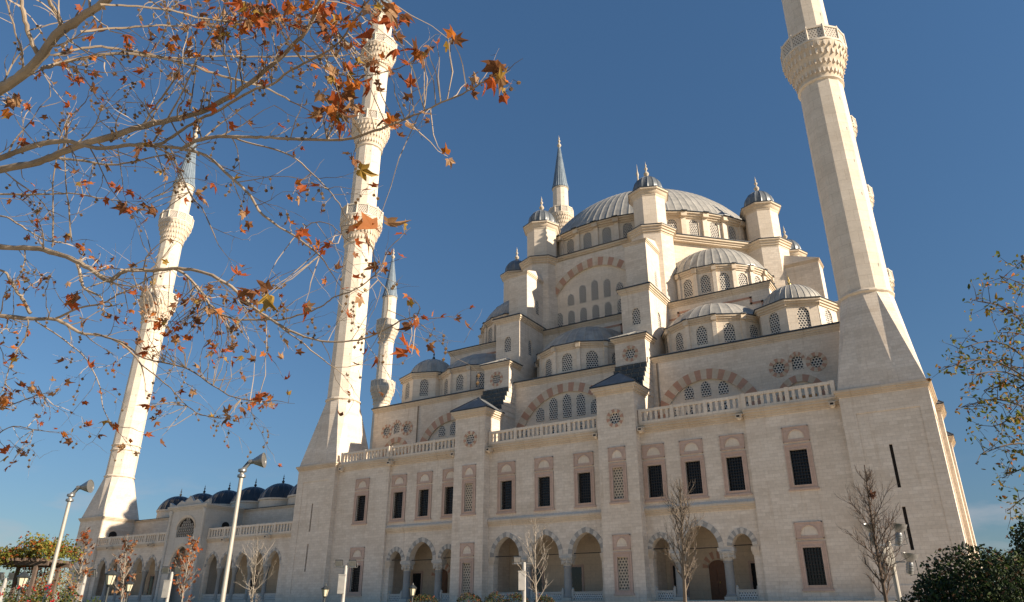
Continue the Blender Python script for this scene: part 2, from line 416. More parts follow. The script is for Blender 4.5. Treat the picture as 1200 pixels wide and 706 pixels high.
W_UP, W_LO = (15.64, 19.75), (4.75, 8.72)
OUTX, LOX = 35.17, 35.0
SIDEX = (16.85, 22.06, 27.38); CENX = (-6.44, 0.0, 6.44)
def grille_window(T, x, y, z0, z1, hw, dep, parent, name='window'):
    mb = MB(T); mb.box(x-hw, x+hw, y+dep-.02, y+dep+.06, z0, z1, 'dark_glass')
    win = pt(mb, name, parent)
    g = MB(T); nx, nz = 6, 11
    for i in range(nx+1):
        xx = x-hw+.02+(2*hw-.04)*i/nx; g.box(xx-.035, xx+.035, y+dep-.30, y+dep-.23, z0+.01, z1-.01, 'iron_grille')
    for j in range(nz+1):
        zz = z0+.02+(z1-z0-.04)*j/nz; g.box(x-hw+.003, x+hw-.003, y+dep-.325, y+dep-.205, zz-.03, zz+.03, 'iron_grille')
    pt(g, 'grille', win)
    pink_surround(T, x, y, z0, z1, hw, .55, win)
    return win
def pink_surround(T, x, y, z0, z1, hw, fw, win, panel=True):
    f = MB(T); a, b = hw+fw, fw*.7
    # stepped frame ring: outer flat band, inner raised lip
    for (d, wi, wo) in ((.06, 0.0, fw), (.12, .0, .16), (.12, fw-.13, fw)):
        f.box(x-hw-wo, x-hw-wi, y-d, y+.02, z0-wo*.72, z1+wo*1.25, 'stone_pink')
        f.box(x+hw+wi, x+hw+wo, y-d, y+.02, z0-wo*.72, z1+wo*1.25, 'stone_pink')
        f.box(x-hw-wi-.001, x+hw+wi+.001, y-d+.004, y+.02, z1+wi*1.25, z1+wo*1.25-.003, 'stone_pink')
        f.box(x-hw-wi-.001, x+hw+wi+.001, y-d+.004, y+.02, z0-wo*.72+.003, z0-wi*.72, 'stone_pink')
    f.box(x-a-.14, x+a+.14, y-.18, y+.02, z0-b-.22, z0-b-.003, 'stone_pink')
    pt(f, 'frame', win)
    r = MB(T); zb = z1+fw*1.25+.22; zt = zb+1.85; aw = a-.02
    o = (0, y, 0)
    ins = arch(x, aw*.62, zb+.38, zb+.5, zt-.38, 6)
    r.panel((0, y-.1, 0), YF, rect(x-aw, x+aw, zb, zt), [ins], .07, 'stone_pink', back='stone_pale')
    r.panel((0, y-.10, 0), YF, rect(x-aw, x+aw, zb, zt), [], 0, 'stone_pink') if False else None
    for q in ((x-aw, x+aw, zb, zb+.1), (x-aw, x+aw, zt-.1, zt), (x-aw, x-aw+.1, zb, zt), (x+aw-.1, x+aw, zb, zt)):
        r.box(q[0]-.004, q[1]+.004, y-.155, y+.02, q[2]-.004, q[3]+.004, 'stone_pink')
    inner = arch_line(x, aw*.62, zb+.5, zt-.38, 6); outr = arch_line(x, aw*.62+.12, zb+.5, zt-.26, 6)
    r.band((0, y, 0), YF, inner, outr, .08, .15, ['stone_pink'])
    pt(r, 'relief_panel', win)

def arcade_panel(mb, y, x0, x1, arches, zs, holes, ztop, xl, xr):
    "wall over an open arcade; arches = [(cx, hs, spring, apex)]"
    bot = []
    for cx, hs, sp, ap in arches: bot += [(cx-hs, zs)]+arch_line(cx, hs, sp, ap, 8)+[(cx+hs, zs)]
    bot = [(xl, 3.05), (xl, zs)]+bot+[(xr, zs), (xr, 3.05)]
    cl = [bot[0]]
    for p in bot[1:]:
        if abs(p[0]-cl[-1][0])+abs(p[1]-cl[-1][1]) > 1e-4: cl.append(p)
    outer = [(x0, 3.05), (x0, ztop), (x1, ztop), (x1, 3.05)]+cl[::-1]
    mb.panel((0, y, 0), YF, outer, holes, .55, 'stone_wall')
    vs = [(a, y, b) for a, b in cl]+[(a, y+1.15, b) for a, b in cl]; n = len(cl)
    mb.add(vs, [(i, n+i, n+i+1, i+1) for i in range(n-1)], 'stone_pale')
    outer2 = [(x0, 13.1), (x1, 13.1), (x1, 3.05)]+cl[::-1]+[(x0, 3.05)]
    mb.panel((0, y+1.15, 0), YF, outer2, [], 0, 'stone_pale')

def column(T, x, y, z0, ztop, parent):
    mb = MB(T)
    mb.box(x-.72, x+.72, y-.72, y+.72, z0, z0+.35, 'marble_white')
    mb.lathe([(.72, z0+.35), (.74, z0+.5), (.6, z0+.62), (.6, z0+.75), (.55, z0+.85), (.52, ztop-1.75), (.58, ztop-1.72), (.60, ztop-1.6), (.55, ztop-1.52)], 20, 'marble_grey', x, y)
    c = pt(mb, 'column', parent)
    k = MB(T)
    k.lathe([(.55, ztop-1.52), (.62, ztop-1.2), (.80, ztop-1.1), (.82, ztop-.85), (.98, ztop-.72), (1.02, ztop-.45)], 8, 'marble_white', x, y, pi/8)
    for i in range(8):
        a = pi/8+pi/4*i; k.lathe([(.02, ztop-1.35), (.13, ztop-1.2), (.16, ztop-.95), (.12, ztop-.72)], 6, 'marble_white', x+.80*cos(a), y+.80*sin(a))
    k.box(x-1.0, x+1.0, y-.62, y+.62, ztop-.45, ztop-.003, 'marble_white')
    pt(k, 'capital', c); return c

def cornice(mb, x0, x1, y, z, steps, m='stone_trim', back=.3):
    "stack of projecting mouldings along x; steps = [(projection, height)]"
    for p, h in steps:
        mb.box(x0-p, x1+p, y-p, y+back, z, z+h-.002, m); z += h
    return z
def balustrade(T, x0, x1, y, z, parent):
    mb = MB(T); h = 1.95
    mb.box(x0, x1, y-.22, y+.22, z, z+.32, 'stone_pale')
    mb.box(x0, x1, y-.2, y+.2, z+h-.36, z+h, 'stone_pale')
    n = max(2, round((x1-x0)/4.6)); 
    for i in range(n+1):
        xx = x0+.25+(x1-x0-.5)*i/n; mb.box(xx-.24, xx+.24, y-.26, y+.26, z-.003, z+h+.05, 'stone_pale')
        if i < n:
            x2 = x0+.25+(x1-x0-.5)*(i+1)/n; m = round((x2-xx)/.78)
            for j in range(1, m):
                q = xx+(x2-xx)*j/m
                mb.box(q-.17, q+.17, y-.11, y+.11, z+.31, z+h-.35, 'stone_pale')
                mb.box(q-.22, q+.22, y-.13, y+.13, z+.9, z+1.1, 'stone_pale')
    return pt(mb, 'balustrade', parent)
def spout(T, x, y, z, parent):
    mb = MB(T); mb.box(x-.32, x+.32, y-.95, y+.1, z-.5, z-.02, 'stone_trim'); mb.box(x-.2, x+.2, y-.955, y-.4, z-.38, z-.14, 'slit_dark')
    mb.box(x-.42, x+.42, y-.6, y+.1, z-.02, z+.12, 'stone_trim'); mb.lathe([(.06, z-.72), (.26, z-.6), (.3, z-.49)], 10, 'stone_pale', x, y-.5)
    return pt(mb, 'water_spout', parent)

CORN = [(.14, .28), (.30, .30), (.5, .32), (.62, .26)]
def facade(k):
    T = rotT(k); full = k == 0; side = k == 1
    wall = MB(T)
    hol = lambda xs, zz, hw=1.0: [rect(x-hw, x+hw, *zz) for x in xs]
    dg = None if full else 'dark_glass'
    for sg in (-1, 1):
        xa, xb = (29.4, 41.2) if sg > 0 else (-41.2, -29.4)
        holes = hol([sg*OUTX], W_UP)+hol([sg*LOX], W_LO) if (full or side) else []
        wall.panel((0, -.42, 0), YF, rect(xa, xb, 3.05, 24.25), holes, .55, 'stone_wall', back=dg)
        xe = sg*29.4; wall.add([(xe, -.42, 3.05), (xe, 1.2, 3.05), (xe, 1.2, 24.25), (xe, -.42, 24.25)], [(0, 1, 2, 3)], 'stone_wall')
        wall.box(xa+.0, xb-.0, .16, 5.9, 3.05, 24.25, 'stone_pale')
    if full or side:
        for sg in (-1, 1):
            a = [(16.9, 1.2, 9.3, 10.65), (22.0, 2.3, 9.15, 11.85), (27.15, 1.2, 9.3, 10.65)]
            x0, x1, xl, xr = 15.1, 29.4, 15.7, 28.35
            if sg < 0: a = [(-c, h, s_, p) for c, h, s_, p in a][::-1]; x0, x1, xl, xr = -29.4, -15.1, -28.35, -15.7
            arcade_panel(wall, 0, x0, x1, a, 9.14, hol([sg*x for x in SIDEX], W_UP), 24.25, xl, xr)
        a = [(-6.4, 2.18, 9.15, 11.85), (0, 2.18, 9.15, 11.85), (6.4, 2.18, 9.15, 11.85)]
        arcade_panel(wall, 0, -9.55, 9.55, a, 9.14, hol(CENX, W_UP), 24.25, -8.58, 8.58)
        # porch: slab over it, back wall
        for x0, x1 in ((-29.3, -15.2), (-9.5, 9.5), (15.2, 29.3)):
            wall.box(x0, x1, .62 if False else 1.16, 5.9, 13.05, 24.2, 'stone_pale')
            wall.box(x0, x1, .57, 1.15, 13.3, 24.2, 'stone_pale')
            wall.box(x0, x1, 5.6, 6.2, 3.05, 13.1, 'porch_wall'); wall.box(x0, x1, -.05, 5.9, 3.0, 3.3, 'marble_white')
    else:
        wall.box(-29.4, 29.4, 0, 5.9, 3.05, 24.25, 'stone_wall')
    wp = pt(wall, 'facade_wall')
    if full:
        for sg in (-1, 1):
            grille_window(T, sg*OUTX, -.42, *W_UP, 1.0, .55, hall); grille_window(T, sg*LOX, -.42, *W_LO, 1.0, .55, hall)
            for x in SIDEX: grille_window(T, sg*x, 0, *W_UP, 1.0, .55, hall)
        for x in CENX: grille_window(T, x, 0, *W_UP, 1.0, .55, hall)
        # arch bands, columns, parapets, doors in the porch
        V = ['marble_grey', 'marble_white']
        def arc(cx, hs, sp, ap):
            mb = MB(T); n = 7; mb.band((0, 0, 0), YF, arch_line(cx, hs, sp, ap, n), arch_line(cx, hs+.62, sp, ap+.66, n), -.02, .07, V); pt(mb, 'arch_band')
            t = MB(T); t.tube([(cx-hs-.4, .55, sp+.06), (cx+hs+.4, .55, sp+.06)], [.06, .06], 6, 'iron_grille'); pt(t, 'tie_rod')
        for cx in (-6.4, 0, 6.4): arc(cx, 2.18, 9.15, 11.85)
        for sg in (-1, 1):
            arc(sg*16.9, 1.2, 9.3, 10.65); arc(sg*22.0, 2.3, 9.15, 11.85); arc(sg*27.15, 1.2, 9.3, 10.65)
            column(T, sg*3.2, .55, 3.3, 9.14, hall); column(T, sg*18.9, .55, 3.3, 9.14, hall); column(T, sg*25.1, .55, 3.3, 9.14, hall)
            for xp in (8.58, 15.7, 28.35):
                mb = MB(T); d = 1 if xp != 15.7 else -1
                mb.box(sg*xp, sg*(xp-d*.22), -.06, 1.0, 8.6, 9.13, 'stone_trim'); mb.box(sg*xp, sg*(xp-d*.12), -.03, 1.0, 8.2, 8.6, 'stone_trim')
                mb.box(sg*(xp+d*.75), sg*xp, -.10, .05, 8.6, 9.13, 'stone_trim'); mb.box(sg*(xp+d*.72), sg*xp, -.05, .05, 8.15, 8.6, 'stone_trim')
                pt(mb, 'pilaster_capital')
        for x0, x1 in ((-8.5, -3.95), (-2.45, 2.45), (3.95, 8.5), (15.75, 18.15), (25.85, 28.3), (-18.15, -15.75), (-28.3, -25.85)):
            mb = MB(T); mb.box(x0, x1, .34, .52, 3.3, 3.45, 'marble_white'); mb.box(x0+.02, x1-.02, .38, .48, 3.45, 4.25, 'marble_lattice'); mb.box(x0, x1, .3, .56, 4.25, 4.42, 'marble_white')
            for xx in (x0, x1): mb.box(xx-.16, xx+.16, .26, .6, 3.3, 4.62, 'marble_white'); mb.lathe([(.16, 4.62), (.2, 4.75), (.01, 4.95)], 8, 'marble_white', xx, .43)
            pt(mb, 'low_parapet')
        for sg in (-1, 1):
            mb = MB(T); x = sg*22.2
            mb.plate((0, 5.6, 0), YF, arch(x, 1.2, 3.31, 7.2, 8.1, 6), -.02, .12, 'door_wood')
            for q in (-.6, .6): 
                for z in (3.9, 5.6): mb.box(x+q-.42, x+q+.42, 5.40, 5.49, z, z+1.4, 'door_wood')
            d = pt(mb, 'door'); h = MB(T); h.lathe([(.02, 5.3), (.09, 5.36), (.09, 5.5), (.02, 5.56)], 8, 'gold', x+.12, 5.38); pt(h, 'handle', d)
            mb = MB(T); mb.band((0, 5.6, 0), YF, arch_line(x, 1.3, 7.2, 8.3, 6), arch_line(x, 2.0, 7.2, 9.2, 6), 0, .14, ['stone_red', 'stone_trim']); pt(mb, 'arch_band', d)
            for xx in (sg*17.0, sg*27.2):
                mb = MB(T); mb.box(xx-.85, xx+.85, 5.54, 5.62, 3.6, 7.6, 'dark_glass'); ww = pt(mb, 'porch_window')
                f = MB(T); f.box(xx-1.15, xx-.85, 5.48, 5.62, 3.4, 7.9, 'stone_pink'); f.box(xx+.85, xx+1.15, 5.48, 5.62, 3.4, 7.9, 'stone_pink'); f.box(xx-.85, xx+.85, 5.484, 5.62, 7.6, 7.895, 'stone_pink'); pt(f, 'frame', ww)
        for xx in (-4.6, 1.9, 8.0):
            mb = MB(T); mb.box(xx-.8, xx+.8, 5.54, 5.62, 3.6, 7.8, 'dark_glass'); ww = pt(mb, 'porch_window')
            f = MB(T); f.box(xx-1.1, xx-.8, 5.48, 5.62, 3.4, 8.1, 'stone_pink'); f.box(xx+.8, xx+1.1, 5.48, 5.62, 3.4, 8.1, 'stone_pink'); f.box(xx-.8, xx+.8, 5.484, 5.62, 7.8, 8.095, 'stone_pink'); pt(f, 'frame', ww)
    # string course, cornice, balustrade
    mb = MB(T)
    for x0, x1 in ((-29.35, -15.15), (-9.5, 9.5), (15.15, 29.35)):
        for p, z0, z1, m in ((.16, 13.45, 13.7, 'stone_trim'), (.3, 13.7, 13.95, 'stone_trim'), (.42, 13.95, 14.2, 'stone_trim'), (.36, 14.2, 14.3, 'stone_pale')):
            mb.box(x0, x1, -p, .02, z0, z1-.002, m)
        mb.add([(x0, -.33, 14.3), (x1, -.33, 14.3), (x1, -.004, 14.62), (x0, -.004, 14.62)], [(0, 1, 2, 3)], 'stone_pale') if full else None
    pt(mb, 'string_course')
    mb = MB(T)
    for x0, x1, y in ((-41.2, -29.4, -.42), (29.4, 41.2, -.42), (-29.4, -15.16, 0), (-9.5, 9.5, 0), (15.16, 29.4, 0)):
        z = 24.2
        for p, h in CORN: mb.box(x0, x1, y-p, 7.0, z, z+h-.002, 'stone_trim'); z += h
    pt(mb, 'cornice')
    for x0, x1, y in ((-40.5, -29.4, -.62), (-29.4, -15.3, -.38), (-9.4, 9.4, -.38), (15.3, 29.4, -.38), (29.4, 40.5, -.62)):
        balustrade(T, x0, x1, y, 25.37, hall)
    if full:
        for sg in (-1, 1):
            for x in (9.0, 15.7, 28.9, 39.9): spout(T, sg*x, -.5, 24.7, hall)
    # buttresses with stepped lead roofs, then pier towers behind
    for sg in (-1, 1):
        bt = MB(T); xc = 12.35*sg
        frame_holes = [rect(sg*12.23-.734, sg*12.23+.734, 15.58, 19.67), rect(sg*12.23-.734, sg*12.23+.734, 4.44, 8.39)] if full else []
        bt.panel((0, -1.47, 0), YF, rect(xc-2.82, xc+2.82, 3.05, 29.9), frame_holes+([ngon(sg*12.23, 26.4, .82, 16, 0)] if full else []), .3, 'stone_wall', back='stone_pale')
        bt.box(xc-2.82, xc+2.82, -1.15, 7.4, 3.05, 25.0, 'stone_wall') if not full else bt.box(xc-2.82, xc+2.82, -1.16, 7.4, 3.05, 25.0, 'stone_wall')
        for xs in (xc-2.82, xc+2.82): bt.add([(xs, -1.47, 3.05), (xs, -1.16, 3.05), (xs, -1.16, 29.9), (xs, -1.47, 29.9)], [(0, 1, 2, 3)], 'stone_wall')
        bt.box(xc-2.82, xc+2.82, -1.16, 2.7, 25.0, 29.9, 'stone_wall')
        bt.box(sg*12.2-2.46, sg*12.2+2.46, 2.7, 7.25, 25.0, 31.0, 'stone_wall')
        z = 29.85
        for p, h in ((.12, .25), (.28, .3), (.48, .3), (.6, .22)):
            bt.box(xc-2.82-p, xc+2.82+p, -1.47-p, 2.7+p*.4, z, z+h-.002, 'stone_trim'); z += h
        b_ = pt(bt, 'buttress')
        r = MB(T); e = 3.5
        c0 = [(xc-e, -2.15, z), (xc+e, -2.15, z), (xc+e, 3.1, z), (xc-e, 3.1, z)]; zt = z+.16
        r.box(xc-e, xc+e, -2.15, 3.1, z, zt, 'lead_dark')
        ap = (xc, .6, 33.5); ap2 = (xc, 2.6, 33.5)
        q = [(x, y, zt) for x, y, _ in c0]
        r.add(q+[ap, ap2], [(0, 1, 4), (1, 2, 5, 4), (2, 3, 5), (3, 0, 4, 5)], 'lead_flat')
        for a_, b2_ in ((q[0], ap), (q[1], ap), (ap, ap2)): r.tube([a_, b2_], [.08, .08], 5, 'lead_dark')
        pt(r, 'cap_roof', b_)
        s_ = MB(T); xt = sg*12.2; ns = 7
        for i in range(ns):
            y0 = 2.75+(6.35-2.75)*i/ns; zz0 = 31.0+5.9*i/ns; zz1 = 31.0+5.9*(i+1)/ns
            s_.box(xt-2.5-.12, xt+2.5+.12, y0, 8.9-.01*i, zz0, zz1-.06, 'stone_wall' )
            for j in range(5):
                xa = xt-2.62+1.048*j
                s_.box(xa+.05, xa+1.0, y0-.10, y0-.001, zz0+.04, zz1-.12, 'slate_steps')
                s_.box(xa+.03, xa+1.018, y0-.13, y0+.9, zz1-.058, zz1+.03, 'slate_steps')
        pt(s_, 'stepped_roof', b_)
        if full:
            for z0, z1 in ((15.58, 19.67), (4.44, 8.39)):
                mb = MB(T); mb.box(sg*12.23-.734, sg*12.23+.734, -1.47+.2, -1.47+.29, z0, z1, 'screen_lattice'); sc = pt(mb, 'stone_screen', b_)
            for z0, z1 in ((15.58, 19.67), (4.44, 8.39)):
                mbp = empty if False else None
                pink_surround(T, sg*12.23, -1.47, z0, z1, .734, .52, b_)
            rosette(T, (0, -1.47, 0), YF, sg*12.23, 26.4, .82, 1.28, b_)
        tower(T, sg, full, side)

def rosette(T, o, u, cx, cz, ri, ro, parent, n=16, name='rose_window', mats=('stone_red', 'stone_trim')):
    mb = MB(T); o = Vector(o); nrm = Vector(u).normalized().cross(Vector((0, 0, 1)))
    inn = [(cx+ri*cos(2*pi*i/n), cz+ri*sin(2*pi*i/n)) for i in range(n+1)]; ou = [(cx+ro*cos(2*pi*i/n), cz+ro*sin(2*pi*i/n)) for i in range(n+1)]
    mb.band(o, u, inn, ou, -.03, .06, list(mats))
    mb.plate(o-nrm*.2, u, inn[:-1], -.05, .03, 'window_lattice')
    return pt(mb, name, parent)

def hip(mb, x0, x1, y0, y1, z, apex, m, seam='lead_dark', rim=.14):
    mb.box(x0, x1, y0, y1, z, z+rim, 'lead_dark'); z += rim
    q = [(x0, y0, z), (x1, y0, z), (x1, y1, z), (x0, y1, z)]
    mb.add(q+[apex], [(0, 1, 4), (1, 2, 4), (2, 3, 4), (3, 0, 4)], m)
    a = Vector(apex)
    for i in range(4):
        A, B = Vector(q[i]), Vector(q[(i+1) % 4])
        for t in (0, .25, .5, .75): mb.tube([A.lerp(B, t), a], [.06, .04], 4, m)

def tower(T, sg, full, side):
    xt = sg*12.2; w2 = 2.5
    # lower tower with rosette
    mb = MB(T)
    mb.panel((0, 5.5, 0), YF, rect(xt-w2, xt+w2, 30.0, 39.9), [ngon(xt, 37.9, .8, 16, 0)] if full else [], .25, 'stone_wall', back='stone_pale')
    for xs in (xt-w2, xt+w2): mb.add([(xs, 5.5, 30), (xs, 8.95, 30), (xs, 8.95, 39.9), (xs, 5.5, 39.9)], [(0, 1, 2, 3)], 'stone_wall')
    z = 39.85
    for p, h in ((.12, .22), (.3, .25), (.5, .25)): mb.box(xt-w2-p, xt+w2+p, 5.5-p, 8.95, z, z+h-.002, 'stone_trim'); z += h
    t = pt(mb, 'pier_tower')
    r = MB(T); hip(r, xt-w2-.65, xt+w2+.65, 4.85, 8.93, z, (xt, 8.5, 42.5), 'lead_dome'); pt(r, 'cap_roof', t)
    if full: rosette(T, (0, 5.5, 0), YF, xt, 37.9, .8, 1.3, t, 16)
    # tall block with arched windows
    mb = MB(T); w3 = 2.45
    fr = [arch(xt, .68, 43.8, 45.8, 46.65, 5)] if (full or side) else []
    mb.panel((0, 8.9, 0), YF, rect(xt-w3, xt+w3, 36.5, 49.4), fr, .28, 'stone_wall', back='stone_pale')
    mb.panel((xt+w3, 0, 0), (0, 1, 0), rect(8.9, 19.0, 36.5, 49.4), [arch(12.55, .62, 43.7, 45.8, 46.6, 5)] if (full or side) else [], .28, 'stone_wall', back='stone_pale')
    mb.panel((xt-w3, 0, 0), (0, -1, 0), rect(-19.0, -8.9, 36.5, 49.4), [], .28, 'stone_wall')
    z = 49.3
    for p, h in ((.12, .28), (.28, .3), (.46, .3)): mb.box(xt-w3-p, xt+w3+p, 8.9-p, 19, z, z+h-.002, 'stone_trim'); z += h
    mb.box(xt-w3-.55, xt+w3+.55, 8.3, 19, z, z+.14, 'lead_dark'); mb.box(xt-w3-.4, xt+w3+.4, 8.5, 19, z+.14, z+.3, 'lead_flat')
    t = pt(mb, 'pier_block')
    if full or side:
        lattice_window(T, (0, 8.9, 0), YF, xt, .68, 43.8, 45.8, 46.65, .2, t)
        lattice_window(T, (xt+w3, 0, 0), (0, 1, 0), 12.55, .62, 43.7, 45.8, 46.6, .2, t)
    # upper block leaning on the octagon
    mb = MB(T); xu = sg*11.75; w4 = 1.95
    mb.box(xu-w4, xu+w4, 11.6, 21.5, 50.3, 59.6, 'stone_wall')
    z = 59.5
    for p, h in ((.1, .25), (.22, .28)): mb.box(xu-w4-p, xu+w4+p, 11.6-p, 21.5, z, z+h-.002, 'stone_trim'); z += h
    q = [(xu-w4-.3, 11.3, z), (xu+w4+.3, 11.3, z), (xu+w4+.3, 20.5, z), (xu-w4-.3, 20.5, z), (xu-1.2, 20.0, 63.4), (xu+1.2, 20.0, 63.4)]
    mb.add(q, [(0, 1, 5, 4), (1, 2, 5), (3, 0, 4), (0, 3, 2, 1)], 'stone_wall')
    t = pt(mb, 'upper_pier')
    if full or side:
        lattice_window(T, (xu+w4+.01, 0, 0), (0, 1, 0), 15.2, .45, 52.6, 54.6, 55.4, 0, t, name='window')
for k in range(4): facade(k)

mb = MB(); cx, cy = HC
mb.box(-42.6, 42.6, cy-42.6, cy+42.6, 3.0, 25.2, 'stone_pale'); mb.box(-41.0, 41.0, cy-48.0, cy+48.0, 25.2, 25.35, 'lead_flat')
mb.box(-48.0, 48.0, cy-41.0, cy+41.0, 25.19, 25.33, 'lead_flat')
pt(mb, 'terrace_roof')
# upper storey behind the balustrade
def upper_wall(k):
    T = rotT(k); full = k == 0; vis = k in (0, 1)
    mb = MB(T); y = 7.3; holes = []; wins = []
    if vis:
        for sg in (-1, 1):
            a = arch_line(sg*22.5, 6.5, 26.1, 32.6, 12); holes.append([(sg*22.5-6.5, 25.4)]+a+[(sg*22.5+6.5, 25.4)])
            a = arch_line(sg*35.3, 2.3, 27.9, 30.2, 8); holes.append([(sg*35.3-2.3, 25.4)]+a+[(sg*35.3+2.3, 25.4)])
            for cx_ in (32.9, 37.75): holes.append(ngon(sg*cx_, 32.5, .8, 16, 0))
            holes.append(arch(sg*35.35, .7, 31.85, 33.0, 33.85, 6))
        a = arch_line(0, 8.87, 25.41, 34.27, 14); holes.append(a)
    mb.panel((0, y, 0), YF, rect(-41.2, 41.2, 25.3, 36.3), holes, .28, 'stone_wall', back='stone_pale' if full else 'stone_pale')
    uw = pt(mb, 'upper_wall')
    if vis:
        for sg in (-1, 1):
            def bandp(cx_, zc, ri, ro, n, a0=0.0):
                m = MB(T); A = [pi-a0-(pi-2*a0)*i/n for i in range(n+1)]
                m.band((0, y, 0), YF, [(cx_+ri*cos(t), zc+ri*sin(t)) for t in A], [(cx_+ro*cos(t), zc+ro*sin(t)) for t in A], -.02, .05, ['stone_red', 'stone_trim'])
                pt(m, 'arch_band', uw)
            bandp(sg*22.5, 26.1, 6.5, 8.0, 27); bandp(sg*35.3, 27.9, 2.3, 3.25, 11)
            for dx, zt in ((-2.5, 32.0), (0, 32.35), (2.5, 32.0)):
                lattice_window(T, (0, y+.28, 0), YF, sg*22.5+dx, .68, 30.1, zt-.85, zt, -.02, uw, 4)
            for dx in (-5, -2.5, 0, 2.5, 5): lattice_window(T, (0, y+.28, 0), YF, sg*22.5+dx, .68, 26.3, 28.1, 28.95, -.02, uw, 4)
            lattice_window(T, (0, y, 0), YF, sg*35.35, .7, 31.85, 33.0, 33.85, .2, uw, 6)
            m = MB(T); A = [pi*1.0-(pi)*i/9 for i in range(10)]
            m.band((0, y, 0), YF, arch_line(sg*35.35, .7, 33.0, 33.85, 5), arch_line(sg*35.35, 1.15, 33.0, 34.4, 5), -.02, .05, ['stone_red', 'stone_trim']); pt(m, 'arch_band', uw)
            for cx_ in (32.9, 37.75): rosette(T, (0, y, 0), YF, sg*cx_, 32.5, .8, 1.35, uw, 16)
            m = MB(T)
            for q in (-1.3, 0, 1.3): m.box(sg*35.3+q-.5, sg*35.3+q+.5, y+.2, y+.3, 25.45, 28.3, 'door_amber')
            m.box(sg*35.3-.35, sg*35.3+.05, y+.17, y+.2, 25.5, 27.6, 'slit_dark'); pt(m, 'terrace_door', uw)
            p = MB(T); px_ = 15.6 if sg > 0 else -30.4; p.tube([(px_, 7.15, 36.2), (px_, 7.15, 27.2)], [.1, .1], 6, 'pipe_brown')
            pt(p, 'drainpipe', uw)
        m = MB(T); n = 31; A = [pi-pi*i/n for i in range(n+1)]
        m.band((0, y, 0), YF, [(8.87*cos(t), 25.4+8.87*sin(t)) for t in A], [(10.3*cos(t), 25.4+10.3*sin(t)) for t in A], -.02, .05, ['stone_red', 'stone_trim']); pt(m, 'arch_band', uw)
        for i in range(-2, 3): lattice_window(T, (0, y+.28, 0), YF, i*2.47, .74, 30.1, (33.0, 32.75, 31.4)[abs(i)], (33.95, 33.65, 32.35)[abs(i)], -.02, uw, 4)
        for i in range(-3, 4): lattice_window(T, (0, y+.28, 0), YF, i*2.47, .7, 26.3, 28.1, 28.95, -.02, uw, 4)
    mb = MB(T); z = 36.25
    for p, h in ((.1, .26), (.22, .28), (.38, .3)): mb.box(-41.2-p, 41.2+p, y-p, y+2, z, z+h-.002, 'stone_trim'); z += h
    mb.box(-41.7, 41.7, y-.52, y+2, z, z+.16, 'lead_dark'); mb.box(-41.5, 41.5, y-.3, y+11, z+.16, z+.3, 'lead_flat')
    pt(mb, 'roof_cornice')
    # square storey carrying the large half domes
    y = 17.2; mb = MB(T)
    mb.panel((0, y, 0), YF, rect(-31.3, 31.3, 36.5, 48.9), [], 0, 'stone_wall')
    def strip(pts):
        for (x0, z0), (x1, z1) in zip(pts, pts[1:]):
            mb.box(min(x0, x1)-.16, max(x0, x1)+.16, y-.09, y+.02, min(z0, z1)-.16, max(z0, z1)+.16, 'stone_red')
    if vis:
        for sg in (-1, 1): strip([(sg*14.9, 46.75), (sg*16.35, 46.75), (sg*16.35, 47.75), (sg*28.3, 47.75), (sg*28.3, 46.75), (sg*30.0, 46.75), (sg*30.0, 44.5)])
        strip([(-9.4, 44.6), (-8.2, 44.6), (-8.2, 46.3), (-6.0, 46.3), (-6.0, 47.9), (6.0, 47.9), (6.0, 46.3), (8.2, 46.3), (8.2, 44.6), (9.4, 44.6)])
    z = 48.85
    for p, h in ((.1, .28), (.24, .28), (.4, .3)): mb.box(-31.3-p, 31.3+p, y-p, y+3, z, z+h-.002, 'stone_trim'); z += h
    mb.box(-31.85, 31.85, y-.55, y+3, z, z+.14, 'lead_dark'); mb.box(-31.6, 31.6, y-.3, y+9, z+.14, z+.26, 'lead_flat')
    pt(mb, 'square_storey')
for k in range(4): upper_wall(k)
mb = MB(); mb.box(-39, 39, cy-39, cy+39, 25.3, 37.1, 'stone_pale'); mb.box(-30.8, 30.8, cy-30.8, cy+30.8, 37, 49.5, 'stone_pale'); pt(mb, 'core')

